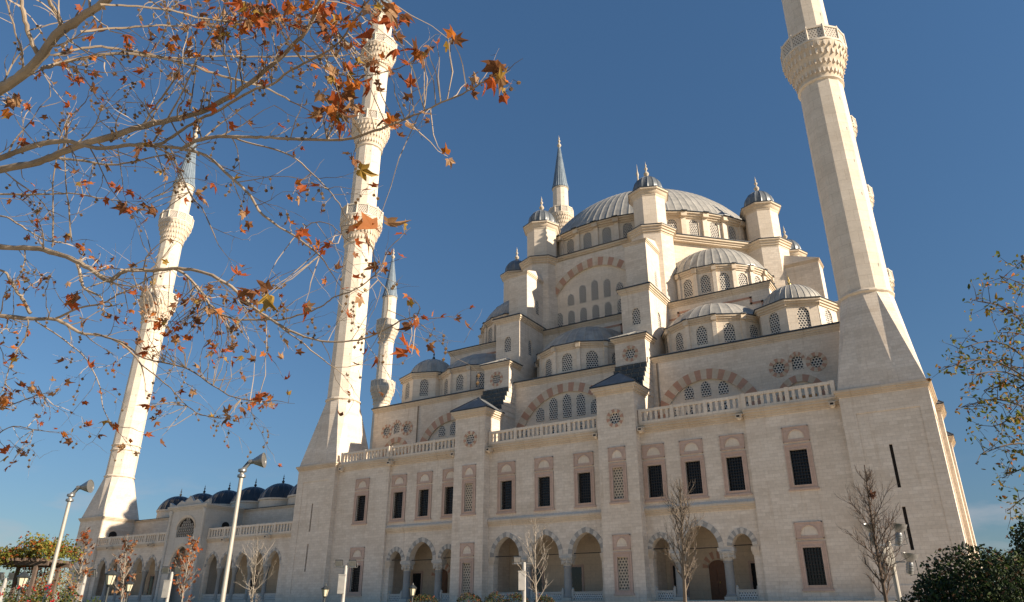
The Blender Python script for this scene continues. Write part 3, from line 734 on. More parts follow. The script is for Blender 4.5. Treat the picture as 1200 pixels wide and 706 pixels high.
# ---- drums with windows and their lead roofs
def drum(c, r, z0, zw, ztop, a_mid, count, delta, win, roof_apex, parent_name, visible, full_circle=False, T=None, ribs=40, dome_r=None, corn=.62, pil=.28):
    """polygonal drum: facets at a_mid + i*delta (degrees from -y towards +x); win = (halfwidth, z0, spring, apex)"""
    mb = MB(T); d = radians(delta); hw = r*math.tan(d/2); half = (count-1)/2
    spots = []
    for i in range(count):
        a = radians(a_mid+(i-half)*delta); n = Vector((sin(a), -cos(a), 0)); u = Vector((cos(a), sin(a), 0))
        o = Vector((c[0], c[1], 0))+n*r
        v = visible(math.degrees(a), i)
        mb.panel(o, u, rect(-hw, hw, z0, zw), [arch(0, win[0], win[1], win[2], win[3], 4)] if v else [], .22, 'stone_pale', back='stone_pale')
        if v: spots.append((o, u))
        # pilaster on the facet's left edge (and the last right edge)
        for sgn in ((-1, 1) if i == count-1 else (-1,)):
            aa = a+sgn*d/2; n2 = Vector((sin(aa), -cos(aa), 0)); u2 = Vector((cos(aa), sin(aa), 0)); rr = r/cos(d/2)
            p = Vector((c[0], c[1], z0))+n2*(rr-.3)-u2*(pil*1.1)
            mb.obox(p, u2*(pil*2.2), n2*(.3+pil), Vector((0, 0, zw-z0)), 'stone_pale')
            p = Vector((c[0], c[1], zw-.001))+n2*(rr-.3)-u2*(pil*1.35)
            mb.obox(p, u2*(pil*2.7), n2*(.3+pil+corn*.55), Vector((0, 0, (ztop-zw)*.98)), 'stone_trim')
            mb.obox(p+Vector((0, 0, (ztop-zw)*.975)), u2*(pil*2.8), n2*(.3+pil+corn*.9), Vector((0, 0, .13)), 'lead_dark')
    if full_circle: angs = [radians(a_mid+(i-half-.5)*delta) for i in range(count)]
    else: angs = [radians(a_mid+(i-half-.5)*delta) for i in range(count+1)]
    h = ztop-zw
    for p, m, za, zb in ((corn*.25, 'stone_trim', zw, zw+h*.35), (corn*.55, 'stone_trim', zw+h*.35, zw+h*.7), (corn*.85, 'stone_trim', zw+h*.7, ztop), (corn, 'lead_dark', ztop, ztop+.13)):
        poly = [(c[0]+(r+p)/cos(d/2)*sin(a), c[1]-(r+p)/cos(d/2)*cos(a)) for a in angs]
        if not full_circle: poly.append((c[0]-(r*.1)*sin(radians(a_mid)), c[1]+(r*.1)*cos(radians(a_mid))))
        mb.prism(poly, za-.001, zb-.003, m)
    o_ = pt(mb, parent_name)
    for o, u in spots: lattice_window(T, o, u, 0, *win, .16, o_, 4)
    rf = MB(T); rd = dome_r or r+corn*.6
    rf.lathe([(rd, ztop+.1), (rd-.02, ztop+.22)]+cap_profile(rd-.05, ztop+.24, roof_apex, 10)[0:], 0, 'lead_dome', c[0], c[1], 0, ribs, .07, .07)
    pt(rf, 'lead_roof', o_)
    return o_
for k in range(4):
    T = rotT(k); vis = k in (0, 1)
    drum((0, 17.0), 9.0, 37.2, 41.5, 42.35, 0, 7, 27, (.95, 38.0, 40.0, 40.95), 47.9, 'semi_dome', lambda a, i: vis and abs(a) < 70, T=T, ribs=36)
    for sg in (-1, 1):
        drum((sg*22.4, 17.0), 8.2, 37.2, 41.7, 42.55, 0, 7, 28, (.8, 38.4, 40.5, 41.35), 47.2, 'semi_dome', lambda a, i: vis and abs(a) < 70, T=T, ribs=32)
    # corner domes on the diagonal
    c = (34.6, 15.6)
    o_ = drum(c, 5.3, 37.2, 42.1, 43.0, 0, 8, 45, (.82, 38.7, 41.0, 41.95), 47.4, 'corner_dome', lambda a, i: vis or k == 3, True, T=T, ribs=32, dome_r=4.75, pil=.02, corn=.75)
    f = MB(T); f.lathe(finial_profile(47.3, 2.3, .3), 10, 'gold' if k in (0,) else 'finial_dark', *c); pt(f, 'finial', o_)
    # big half domes on the diagonals
    drum((19.8, 28.7), 9.35, 49.4, 55.0, 55.95, 45, 11, 19.4, (.82, 51.3, 53.7, 54.6), 62.8, 'semi_dome', lambda a, i: (vis or k == 3) and abs(a-45) < 85, T=T, ribs=44)
# octagonal body that carries the drum
def oct_pts(ap, ph=22.5): return [(HC[0]+ap/cos(pi/8)*cos(radians(ph+45*i)), HC[1]+ap/cos(pi/8)*sin(radians(ph+45*i))) for i in range(8)]
mb = MB(); mb.prism(oct_pts(28.0), 49.0, 64.6, 'stone_wall')
z = 64.5
for p, h in ((.25, .32), (.5, .34), (.8, .36)): mb.prism(oct_pts(28.6+p), z, z+h-.002, 'stone_trim'); z += h
mb.prism(oct_pts(29.55), z, z+.14, 'lead_dark'); mb.prism(oct_pts(29.3), z+.14, z+.26, 'lead_flat'); ZO = z+.26
octo = pt(mb, 'octagon_body')
for k in range(4):
    T = rotT(k); vis = k in (0, 1); y = 19.4
    mb = MB(T); zc = 52.0
    mb.panel((0, y, 0), YF, rect(-12.0, 12.0, 49.6, 64.5), [[(-9.6, 50.2)]+arch_line(0, 9.6, zc, 61.75, 14)+[(9.6, 50.2)]] if vis else [], .35, 'stone_wall', back='stone_pale')
    ty = pt(mb, 'tympanum')
    if vis:
        m = MB(T); m.band((0, y, 0), YF, arch_line(0, 9.6, zc, 61.75, 15), arch_line(0, 10.9, zc, 63.5, 15), -.02, .07, ['stone_red', 'stone_trim']); pt(m, 'arch_band', ty)
        for i in range(-3, 4): lattice_window(T, (0, y+.35, 0), YF, i*2.52, .68, 50.7, 53.1, 53.95, -.03, ty, 4)
        for i in range(-2, 3):
            zt = (59.0, 58.6, 57.3)[abs(i)]; lattice_window(T, (0, y+.35, 0), YF, i*2.52, .68, 54.9, zt-.85, zt, -.03, ty, 4)
# main drum and dome
md = drum(HC, 26.7, ZO-.3, 70.95, 71.9, 0, 40, 9, (.92, 66.7, 69.9, 70.8), 89.4, 'dome_drum', lambda a, i: -75 < a < 115 and round((a-22.5)/9*1000) % 5000 != 0, True, ribs=104, dome_r=26.0, corn=1.2, pil=.42)
f = MB(); f.lathe(finial_profile(89.0, 13.0, .9), 12, 'finial_stone', HC[0]-.9, HC[1]); pt(f, 'finial', md)
# eight turrets at the octagon's corners
for i in range(8):
    a = radians(22.5+45*i); x, y = HC[0]+30.3*cos(a), HC[1]+30.3*sin(a); ph = pi/8+a
    mb = MB(); mb.lathe([(4.0, 49.5), (4.0, 63.9)], 8, 'stone_wall', x, y, ph)
    mb.lathe([(4.05, 63.9), (4.05, 64.2), (4.25, 64.25), (4.25, 64.6), (4.5, 64.7), (4.5, 65.0), (4.75, 65.1), (4.75, 65.35)], 8, 'stone_trim', x, y, ph)
    mb.lathe([(4.82, 65.35), (4.82, 65.5), (4.3, 65.62)], 8, 'lead_dark', x, y, ph)
    mb.lathe([(3.35, 65.6), (3.35, 66.1), (3.12, 66.2), (3.12, 72.2)], 8, 'stone_pale', x, y, ph)
    mb.lathe([(3.15, 72.2), (3.25, 72.4), (3.25, 72.6), (3.6, 72.95), (3.65, 73.2), (3.95, 73.35), (3.95, 73.65)], 8, 'stone_trim', x, y, ph)
    mb.lathe([(4.02, 73.65), (4.02, 73.78), (3.0, 74.0)], 8, 'lead_dark', x, y, ph)
    t = pt(mb, 'turret')
    c = MB(); c.lathe([(2.55, 73.9), (2.62, 74.2), (2.72, 74.8), (2.66, 75.5), (2.42, 76.2), (1.95, 76.9), (1.3, 77.45), (.7, 77.8), (.42, 78.1)], 0, 'lead_turret', x, y, ph, 16, .13, .16); pt(c, 'lead_cap', t)
    f = MB(); f.lathe(finial_profile(78.0, 3.6, .52), 10, 'finial_stone', x, y); pt(f, 'finial', t)
    m = MB(); n = Vector((cos(a), sin(a), 0)); 
    m.plate(Vector((x, y, 0))+Vector((-sin(a), cos(a), 0))*2.9, (-cos(a), -sin(a), 0) if False else Vector((-n.x, -n.y, 0)), arch(-.1, .55, 66.3, 68.3, 69.0, 4), -.1, .03, 'slit_dark') if False else None

# ------------------------------------------------------------------ minarets
def ring(mb, n, r, z, m='stone_trim', ph=0, h=.4, p=.25):
    mb.lathe([(r, z), (r+p*.5, z+h*.2), (r+p, z+h*.35), (r+p, z+h*.65), (r+p*.5, z+h*.8), (r, z+h)], n, m, 0, 0, ph)
PH = -pi/2
def minaret(name, loc, label, balconies, z_base, z_col, z_cone, z_tip, half, rings=(), doors=False):
    root = empty(name, (*loc, 0), label, 'minaret', 'minarets around the mosque')
    L = dict(local=True)
    mb = MB(); h = half
    # base with a shallow sunk panel and slits on each face
    for k in range(4):
        c, s = ((1, 0), (0, 1), (-1, 0), (0, -1))[k]; mb.T = None
        u = Vector((c, s, 0)); n = u.cross(Vector((0, 0, 1)))
        holes = [rect(-h+1.5, h-1.2, 4.6, z_base-2.1)]
        mb.panel(n*h, u, rect(-h, h, 2.9, z_base), holes, .10, 'stone_wall')
        sl = [rect(-.42, -.08, a, b) for a, b in ((z_base-10.6, z_base-5.9), (z_base-17.0, z_base-12.6)) if a > 5]
        mb.panel(n*(h-.10), u, rect(-h+1.5, h-1.2, 4.6, z_base-2.1), sl, .3, 'stone_wall', back='slit_dark')
        if k == 1 and doors:
            mb.plate(n*(h-.1), u, arch(-1.0, .9, z_base-4.3+.0, z_base-2.9, z_base-2.2, 5), -.05, .03, 'slit_dark')
    mb.box(-h-.14, h+.14, -h-.14, h+.14, 2.95, 3.35, 'stone_pale')
    z = z_base-.02
    for p, hh in ((.12, .25), (.28, .25), (.42, .28)): mb.box(-h-p, h+p, -h-p, h+p, z, z+hh-.002, 'stone_trim'); z += hh
    pt(mb, 'base', root, **L)
    # folded transition from the square to the twelve sided shaft
    r = 3.12; q = .44*h; tb = MB()
    base = []
    for k in range(4):
        c, s = ((1, 0), (0, 1), (-1, 0), (0, -1))[k]
        for a in (-h, -q, q): base.append((c*a+s*h, s*a-c*h, z))
    top = [(r*cos(PH+pi/6*i), r*sin(PH+pi/6*i), z_col) for i in range(12)]
    # base indices: 0 = left corner, 1 = P-, 2 = P+ of the front face, then round the four faces
    fs = []
    for f in range(4):
        C0, Pm, Pp, C1 = 3*f, 3*f+1, 3*f+2, (3*f+3) % 12
        V = lambda j: 12+(3*f+j) % 12
        fs += [(Pm, Pp, V(0)), (Pp, V(1), V(0)), (Pp, C1, V(1)), (Pm, V(0), V(-1)), (C0, Pm, V(-1)), (C1, V(2), V(1))]
    tb.add(base+top, fs, 'stone_wall'); pt(tb, 'pyramid_foot', root, smooth=0, **L)
    # shaft segments between balconies
    sh = MB(); ring(sh, 24, 3.08, z_col-.05, 'stone_pale', h=.55)
    for zr in rings: ring(sh, 24, 3.0, zr, 'stone_pale', h=.4, p=.22)
    def rad(zz): return 3.08-(zz-z_col)/(z_cone-z_col)*.52
    segs = [z_col]+[b_ for b_ in balconies]+[z_cone]
    for a, b_ in zip(segs, segs[1:]): sh.lathe([(rad(a+.3), a+.3), (rad(b_)-.0, b_+.2)], 12, 'stone_minaret', 0, 0, PH)
    zz = z_col+3.5                                   # small slit lights up the sunny side
    while zz < z_cone-3:
        if all(not (b_-1 < zz < b_+10) for b_ in balconies):
            a = radians(-38); rr = rad(zz)*cos(pi/12)
            sh.obox(Vector((rr*cos(a)-.1*cos(a), rr*sin(a)-.1*sin(a), zz)), Vector((-sin(a), cos(a), 0))*.22, Vector((cos(a), sin(a), 0))*.13, Vector((0, 0, .5)), 'slit_dark')
        zz += 5.2
    pt(sh, 'shaft', root, smooth=12, **L)
    for b_ in balconies:
        m = MB(); r0 = rad(b_)
        ring(m, 24, r0, b_-.1, 'stone_pale', h=.5, p=.26)
        m.lathe([(r0+.0, b_+.3), (r0+.02, b_+1.1), (r0+.42, b_+2.1), (r0+.5, b_+2.7), (r0+.95, b_+3.6), (r0+1.05, b_+4.3), (r0+1.4, b_+5.1), (r0+1.5, b_+5.6), (r0+1.5, b_+5.75)], 24, 'stone_trim', 0, 0, PH)
        for t, (rr, zz, ww, hh) in enumerate(((r0+.16, b_+1.15, .26, .95), (r0+.56, b_+2.45, .27, 1.0), (r0+1.02, b_+3.75, .28, .95), (r0+1.36, b_+4.85, .28, .75))):
            nn = 32
            for i in range(nn):
                a = PH+2*pi*(i+.5*(t % 2))/nn; c_, s_ = cos(a), sin(a)
                o = Vector((c_*(rr-.3)+s_*ww/2*1.0, s_*(rr-.3)-c_*ww/2, zz))
                m.obox(o, Vector((-s_, c_, 0))*ww, Vector((c_, s_, 0))*(.42), Vector((0, 0, hh)), 'stone_minaret')
                m.lathe([(.01, zz-.24), (.09, zz-.08), (.1, zz+.02)], 4, 'stone_minaret', c_*(rr+.08), s_*(rr+.08))
        g = pt(m, 'balcony', root, **L)
        pm = MB(); R = r0+1.52; zb = b_+5.75
        pm.lathe([(R-.25, zb-.02), (R+.12, zb), (R+.12, zb+.3), (R, zb+.32)], 12, 'stone_pale', 0, 0, PH)
        ap = R*cos(pi/12)
        for i in range(12):
            a = PH+pi/12+pi/6*i; n = Vector((cos(a), sin(a), 0)); u = Vector((-sin(a), cos(a), 0)); hw_ = R*sin(pi/12)
            pm.plate(n*(ap-.02), u, rect(-hw_, hw_, zb+.3, zb+2.3), -.16, .0, 'parapet_lattice')
            e = PH+pi/6*i; pm.lathe([(.17, zb+.25), (.17, zb+2.75)], 6, 'stone_pale', (R-.05)*cos(e), (R-.05)*sin(e))
        top_in = R-.3
        for i in range(12):
            a = PH+pi/12+pi/6*i; n = Vector((cos(a), sin(a), 0)); u = Vector((-sin(a), cos(a), 0)); hw_ = R*sin(pi/12)
            pm.obox(n*(ap-.28)-u*hw_+Vector((0, 0, zb+2.3)), u*2*hw_, n*.36, Vector((0, 0, .32)), 'stone_pale')
        pt(pm, 'parapet', g, **L)
    sp = MB(); rc = rad(z_cone)
    ring(sp, 24, rc, z_cone-.5, 'stone_pale', h=.5, p=.2)
    zt = z_cone+(z_tip-z_cone)*.76
    sp.lathe([(rc+.3, z_cone), (rc+.28, z_cone+.25), (rc*.93, z_cone+(zt-z_cone)*.12), (.42, zt)], 0, 'lead_spire', 0, 0, 0, 24, .09, .14)
    s_ = pt(sp, 'spire', root, **L)
    f = MB(); f.lathe(finial_profile(zt-.1, z_tip-zt+.1, .75), 12, 'finial_stone'); pt(f, 'finial', s_, **L)
    return root
BAL3 = (71.2, 95.4, 117.6)
mR = minaret('minaret', (45.35, 3.25), 'big right front minaret, its balcony touching the top of the picture', BAL3, 25.0, 38.0, 134.6, 157.0, 4.62)
for loc, lab in (((-45.65, 3.25), 'near left minaret with three balconies behind autumn leaves, standing on the mosque corner'),
                 ((41.3, 93.8), 'minaret almost hidden behind the right front minaret, only its balconies showing at the edge'),
                 ((-46.3, 93.6), 'minaret rising behind the main dome, only its grey cone and top balcony showing')):
    c = copy_tree(mR, None, (*loc, 0)); c['label'] = lab
mF = minaret('minaret', (-116.6, 3.0), 'far left minaret with a door in its base, ending the courtyard arcade', (68.9, 92.3), 20.3, 30.2, 110.4, 131.8, 4.3, (36.3, 37.5), True)
c = copy_tree(mF, None, (-119.2, 91.6, 0)); c['label'] = 'slender distant minaret with two balconies between the near left minaret and the domes'
#TAIL
# ------------------------------------------------------------------ courtyard gallery on the left
cg = empty('courtyard_arcade', (-81, 3, 0), 'long low arcade with balustrade, pointed portal and dark blue domes left of the mosque hall', 'courtyard')
AY = -.75
mb = MB(); V = ['marble_grey', 'marble_white']
groups = []
for x0, x1, xs in ((-74.1, -50.2, [-73.75+4.37*i for i in range(6)]), (-112.2, -85.4, [-109.0+4.44*i for i in range(6)])):
    arcs = [(x, 1.72, 9.45, 11.85) for x in xs if x0 < x-1.6 and x+1.6 < x1+.6]
    if x0 > -80: arcs = [(-74.0+2.2+4.28*i, 1.66, 9.45, 11.75) for i in range(5)]
    groups.append((x0, x1, arcs))
for x0, x1, arcs in groups:
    xl, xr = arcs[0][0]-arcs[0][1], arcs[-1][0]+arcs[-1][1]
    bot = [(xl, 3.05)]
    for cx_, hs, sp, ap in arcs: bot += [(cx_-hs, sp)]+arch_line(cx_, hs, sp, ap, 7)[1:-1]+[(cx_+hs, sp)]
    bot += [(xr, 3.05)]
    mb.panel((0, AY, 0), YF, [(x0, 3.05), (x0, 13.9), (x1, 13.9), (x1, 3.05)]+bot[::-1], [], 0, 'stone_wall')
    n = len(bot); mb.add([(a, AY, b) for a, b in bot]+[(a, AY+.9, b) for a, b in bot], [(i, n+i, n+i+1, i+1) for i in range(n-1)], 'stone_pale')
    mb.panel((0, AY+.9, 0), YF, [(x0, 3.05), (x0, 13.4), (x1, 13.4), (x1, 3.05)]+bot[::-1], [], 0, 'stone_pale')
    mb.box(x0, x1, 5.2, 6.3, 3.05, 13.5, 'porch_wall'); mb.box(x0, x1, AY+.05, 6.3, 13.4, 13.88, 'stone_pale'); mb.box(x0, x1, AY-.1, 5.2, 2.9, 3.4, 'marble_white')
    mb.box(x0, x1, 6.4, 18, 13.5, 20.3, 'stone_wall')
arc_wall = pt(mb, 'arcade_wall', cg)
for x0, x1, arcs in groups:
    for cx_, hs, sp, ap in arcs:
        m = MB(); m.band((0, AY, 0), YF, arch_line(cx_, hs, sp, ap, 6), arch_line(cx_, hs+.42, sp, ap+.5, 6), -.02, .06, V); pt(m, 'arch_band', cg)
        if cx_+hs < x1-1.5 and (cx_ != arcs[-1][0]):
            xx = cx_+hs+(arcs[1][0]-arcs[0][0]-2*hs)/2
            m = MB(); m.box(xx-.5, xx+.5, AY-.05, AY+.95, 3.4, 3.75, 'marble_white')
            m.lathe([(.45, 3.75), (.48, 3.9), (.40, 4.1), (.36, 8.0), (.42, 8.1), (.42, 8.25), (.5, 8.6), (.62, 9.05), (.68, 9.2)], 12, 'marble_grey', xx, AY+.45); m.box(xx-.6, xx+.6, AY+.02, AY+.88, 9.15, 9.46, 'marble_white'); pt(m, 'column', cg)
        m = MB(); m.box(cx_-hs-.02, cx_+hs+.02, AY+.35, AY+.5, 3.4, 4.75, 'marble_white'); m.box(cx_-hs+.2, cx_+hs-.2, AY+.33, AY+.52, 3.75, 4.45, 'marble_lattice'); pt(m, 'low_parapet', cg)
    for i, (cx_, hs, sp, ap) in enumerate(arcs):
        if i % 2 == (0 if x0 < -80 else 1):
            m = MB(); m.box(cx_+.2, cx_+1.7, 5.1, 5.2, 3.5, 8.6, 'dark_glass'); wq = pt(m, 'porch_window', cg)
            f = MB(); f.box(cx_-.1, cx_+.2, 5.03, 5.2, 3.4, 8.9, 'stone_pink'); f.box(cx_+1.7, cx_+2.0, 5.03, 5.2, 3.4, 8.9, 'stone_pink'); f.box(cx_+.2, cx_+1.7, 5.034, 5.2, 8.6, 8.9, 'stone_pink'); pt(f, 'frame', wq)
    m = MB(); z = 13.85
    for p, h in ((.12, .2), (.28, .24), (.42, .22)): m.box(x0, x1, AY-p, 6.35, z, z+h-.002, 'stone_trim'); z += h
    pt(m, 'cornice', cg); balustrade(None, x0+.1, x1-.1, AY-.1, z, cg)
    m = MB(); z = 20.25
    for p, h in ((.1, .2), (.25, .22)): m.box(x0, x1, 6.4-p, 18, z, z+h-.002, 'stone_trim'); z += h
    m.box(x0, x1, 6.05, 18, z, z+.13, 'lead_dark'); pt(m, 'roof_cornice', cg)
    for sx in (x0+6, x1-6): spout(None, sx, AY-.4, 14.3, cg)
for i in range(6):
    x = -60.2-8.7*i
    m = MB(); m.lathe([(4.25, 20.6), (4.25, 22.35), (4.5, 22.45), (4.5, 22.75)], 16, 'stone_pale', x, 11.0); d = pt(m, 'small_dome', cg)
    m = MB(); m.lathe([(4.45, 22.75), (4.4, 22.9)]+cap_profile(4.3, 22.92, 26.2, 9), 0, 'lead_dark', x, 11.0, 0, 20, .06, .08); pt(m, 'lead_roof', d)
    m = MB(); m.lathe(finial_profile(26.1, 2.0, .3), 8, 'finial_dark' if i != 5 else 'finial_stone', x, 11.0); pt(m, 'finial', d)
# portal
m = MB(); xa, xb, py_ = -85.4, -74.1, -2.2; xm = (xa+xb)/2
m.panel((0, py_, 0), YF, rect(xa, xb, 3.05, 20.2), [arch(xm, 2.75, 15.1, 16.6, 18.7, 7), arch(xm, 2.9, 3.4, 9.6, 13.4, 8)], .5, 'marble_white')
m.box(xa, xb, py_+2.6, 6.6, 3.05, 20.2, 'marble_white'); m.box(xa, xb, py_+.01, py_+2.6, 14.0, 20.15, 'marble_white') if False else None
for xs in (xa, xb-.8): m.box(xs+.002, xs+.798, py_+.02, py_+2.7, 3.05, 20.2, 'marble_white')
m.box(xa+.8, xb-.8, py_+.5, py_+2.7, 13.6, 20.18, 'marble_white')
for xs in (xa+.35, xb-.35): m.lathe([(.42, 3.1), (.42, 3.8), (.3, 4.0), (.3, 19.2), (.42, 19.5), (.42, 20.2)], 10, 'marble_white', xs, py_-.1)
z = 20.15
for p, h in ((.15, .25), (.35, .28), (.6, .3)): m.box(xa-p, xb+p, py_-p, 6.6, z, z+h-.002, 'marble_white'); z += h
pk = [(xa-.6, z), (xa-.6, z+.9), (xa+.7, z+.35), (xa+1.5, z+.2), (xm-2.6, z+1.1), (xm-1.4, z+.7), (xm, z+1.9), (xm+1.4, z+.7), (xm+2.6, z+1.1), (xb-1.5, z+.2), (xb-.7, z+.35), (xb+.6, z+.9), (xb+.6, z)]
m.plate((0, py_-.2, 0), YF, pk, -.6, 0, 'marble_white')
po = pt(m, 'portal', cg)
m = MB(); m.plate((0, py_+.35, 0), YF, arch(xm, 2.75, 15.1, 16.6, 18.7, 7), -.1, 0, 'slit_dark'); wq = pt(m, 'portal_window', po)
m = MB()
for j in range(9):
    for i in range(11):
        x = xm-2.6+.62*i+(.31 if j % 2 else 0); zz = 15.35+.5*j
        lim = 2.7 if zz < 16.8 else 2.7*max(0, (18.6-zz)/1.9)**.7
        if abs(x-xm) < lim-.1:
            for t in range(3):
                a = pi*t/3+.26; m.obox(Vector((x-.26*cos(a), py_+.12, zz-.26*sin(a))), (.52*cos(a), 0, .52*sin(a)), (0, .12, 0), (-.04*sin(a), 0, .04*cos(a)), 'marble_white')
pt(m, 'lattice', wq)
m = MB(); m.band((0, py_, 0), YF, arch_line(xm, 2.75, 16.6, 18.7, 7), arch_line(xm, 3.15, 16.6, 19.2, 7), -.02, .08, ['stone_trim']); m.band((0, py_, 0), YF, arch_line(xm, 2.9, 9.6, 13.4, 7), arch_line(xm, 3.4, 9.6, 14.0, 7), -.02, .08, ['stone_trim']); pt(m, 'arch_band', po)
m = MB(); m.box(xm-1.1, xm+1.1, py_+2.45, py_+2.6, 3.4, 7.4, 'slit_dark'); pt(m, 'door', po)
m = MB(); m.plate((xb+.002, 0, 0), (0, 1, 0), arch(2.6, .85, 15.9, 17.3, 18.0, 4), 0, .03, 'slit_dark'); pt(m, 'side_window', po)

# ------------------------------------------------------------------ lamps
def along(d, up=(0, 0, 1)):
    "frame that turns local z into d"
    q = Vector(d).normalized().to_track_quat('Z', 'Y').to_matrix()
    return q
def oriented(mb0, origin, d):
    q = along(d); o = Vector(origin)
    mb0.T = lambda p: tuple(o+q @ Vector(p)); return mb0
R_H = Vector((_r.x, _r.y, 0)).normalized(); F_H = Vector((_f.x, _f.y, 0)).normalized()
GZ = -.7
def lamp_post(px, py, d, label):
    top = at(px, py, d); base = Vector((top.x, top.y, GZ)); h = top.z-GZ
    root = empty('street_lamp', base, label, 'street lamp', 'tall lamp posts with horn floodlights')
    m = MB(); m.lathe([(.22, 0), (.22, .12), (.11, .2), (.095, .5), (.07, h), (.03, h+.05)], 14, 'pole_grey')
    for z_ in (h-.25, h-.05): m.lathe([(.11, z_), (.15, z_+.02), (.15, z_+.1), (.11, z_+.12)], 12, 'steel')
    pt(m, 'pole', root, local=True)
    a = Vector((0, 0, h)); d1 = (R_H*.62+Vector((0, 0, .78))).normalized(); e = a+d1*.42; d2 = (R_H*.97+F_H*-.02+Vector((0, 0, .12))).normalized()
    m = MB(); m.tube([a-Vector((0, 0, .1)), a+d1*.12, e], [.07, .07, .06], 8, 'steel'); m.tube([a+d1*.1-F_H*.12, a+d1*.1+F_H*.12], [.05, .05], 6, 'steel'); m.tube([e-F_H*.14, e+F_H*.14], [.06, .06], 6, 'steel')
    m.tube([a+Vector((0, 0, -.5)), a+d1*.1+F_H*.06-R_H*.12, e+R_H*-.05+Vector((0, 0, .08))], [.02]*3, 5, 'lamp_dark')
    pt(m, 'arm', root, local=True)
    m = oriented(MB(), e+d2*.03, d2)
    m.lathe([(.04, -.1), (.08, -.08), (.09, .08), (.12, .11), (.14, .16), (.22, .32), (.27, .43), (.28, .46), (.26, .46), (.21, .35), (.12, .2), (.02, .19)], 18, 'steel')
    hd = pt(m, 'lamp_head', root, local=True)
    m = oriented(MB(), e+d2*.03, d2); m.lathe([(.01, .40), (.25, .405), (.252, .44), (.01, .45)], 18, 'reflector'); pt(m, 'lens', hd, local=True)
lamp_post(83, 581, 30, 'lamp post with horn floodlight further left, beside the vine pergola')
lamp_post(284, 552, 26, 'taller lamp post with horn floodlight in front of the courtyard arcade')

def flood_pole(px, py, d, label):
    top = at(px, py, d); base = Vector((top.x, top.y, GZ)); h = top.z-GZ
    root = empty('floodlight_pole', base, label, 'floodlight', 'short floodlight poles in front of the mosque')
    m = MB(); m.lathe([(.2, 0), (.2, .1), (.12, .16), (.11, h-.35)], 10, 'cabinet'); pt(m, 'pole', root, local=True)
    c = Vector((0, 0, h-.45))
    m = MB(); m.obox(c-R_H*.62-F_H*.05, R_H*1.24, F_H*.1, Vector((0, 0, .1)), 'steel'); pt(m, 'cross_arm', root, local=True)
    for s_ in (-1, 1):
        q = c+R_H*(.42*s_)+Vector((0, 0, .12)); m = MB()
        u_, v_, w_ = R_H, (F_H*.9+Vector((0, 0, .42))).normalized(), Vector((0, 0, 1))
        w_ = u_.cross(v_).normalized()
        m.obox(q-u_*.2-v_*.1, u_*.4, v_*.24, w_*.3, 'steel'); m.obox(q-u_*.23-v_*.02, u_*.46, v_*.05, w_*.34, 'lamp_dark')
        m.tube([q-u_*.3+w_*.15, q-u_*.3-Vector((0, 0, .12)), q+u_*.3-Vector((0, 0, .12)), q+u_*.3+w_*.15], [.03]*4, 5, 'steel')
        fl = pt(m, 'floodlight', root, local=True)
        m = MB(); m.obox(q-u_*.18+v_*.145, u_*.36, v_*.02, w_*.27, 'reflector'); pt(m, 'lens', fl, local=True)
    m = MB(); m.obox(c-R_H*.34-F_H*.2-Vector((0, 0, 1.5)), R_H*.4, F_H*.24, Vector((0, 0, 1.05)), 'cabinet'); m.obox(c-R_H*.37-F_H*.22-Vector((0, 0, .46)), R_H*.46, F_H*.3, Vector((0, 0, .05)), 'cabinet')
    pt(m, 'switch_box', root, local=True)
flood_pole(406, 656, 44, 'floodlight pole at the left end of the mosque facade, below the lower left window')
flood_pole(614, 652, 44, 'floodlight pole in front of the central arches, behind the bare pale tree')
flood_pole(203, 664, 48, 'floodlight pole in front of the courtyard portal')
flood_pole(102, 667, 46, 'floodlight pole before the base of the far left minaret')
flood_pole(9, 671, 46, 'floodlight pole at the far left edge, beside the pergola')

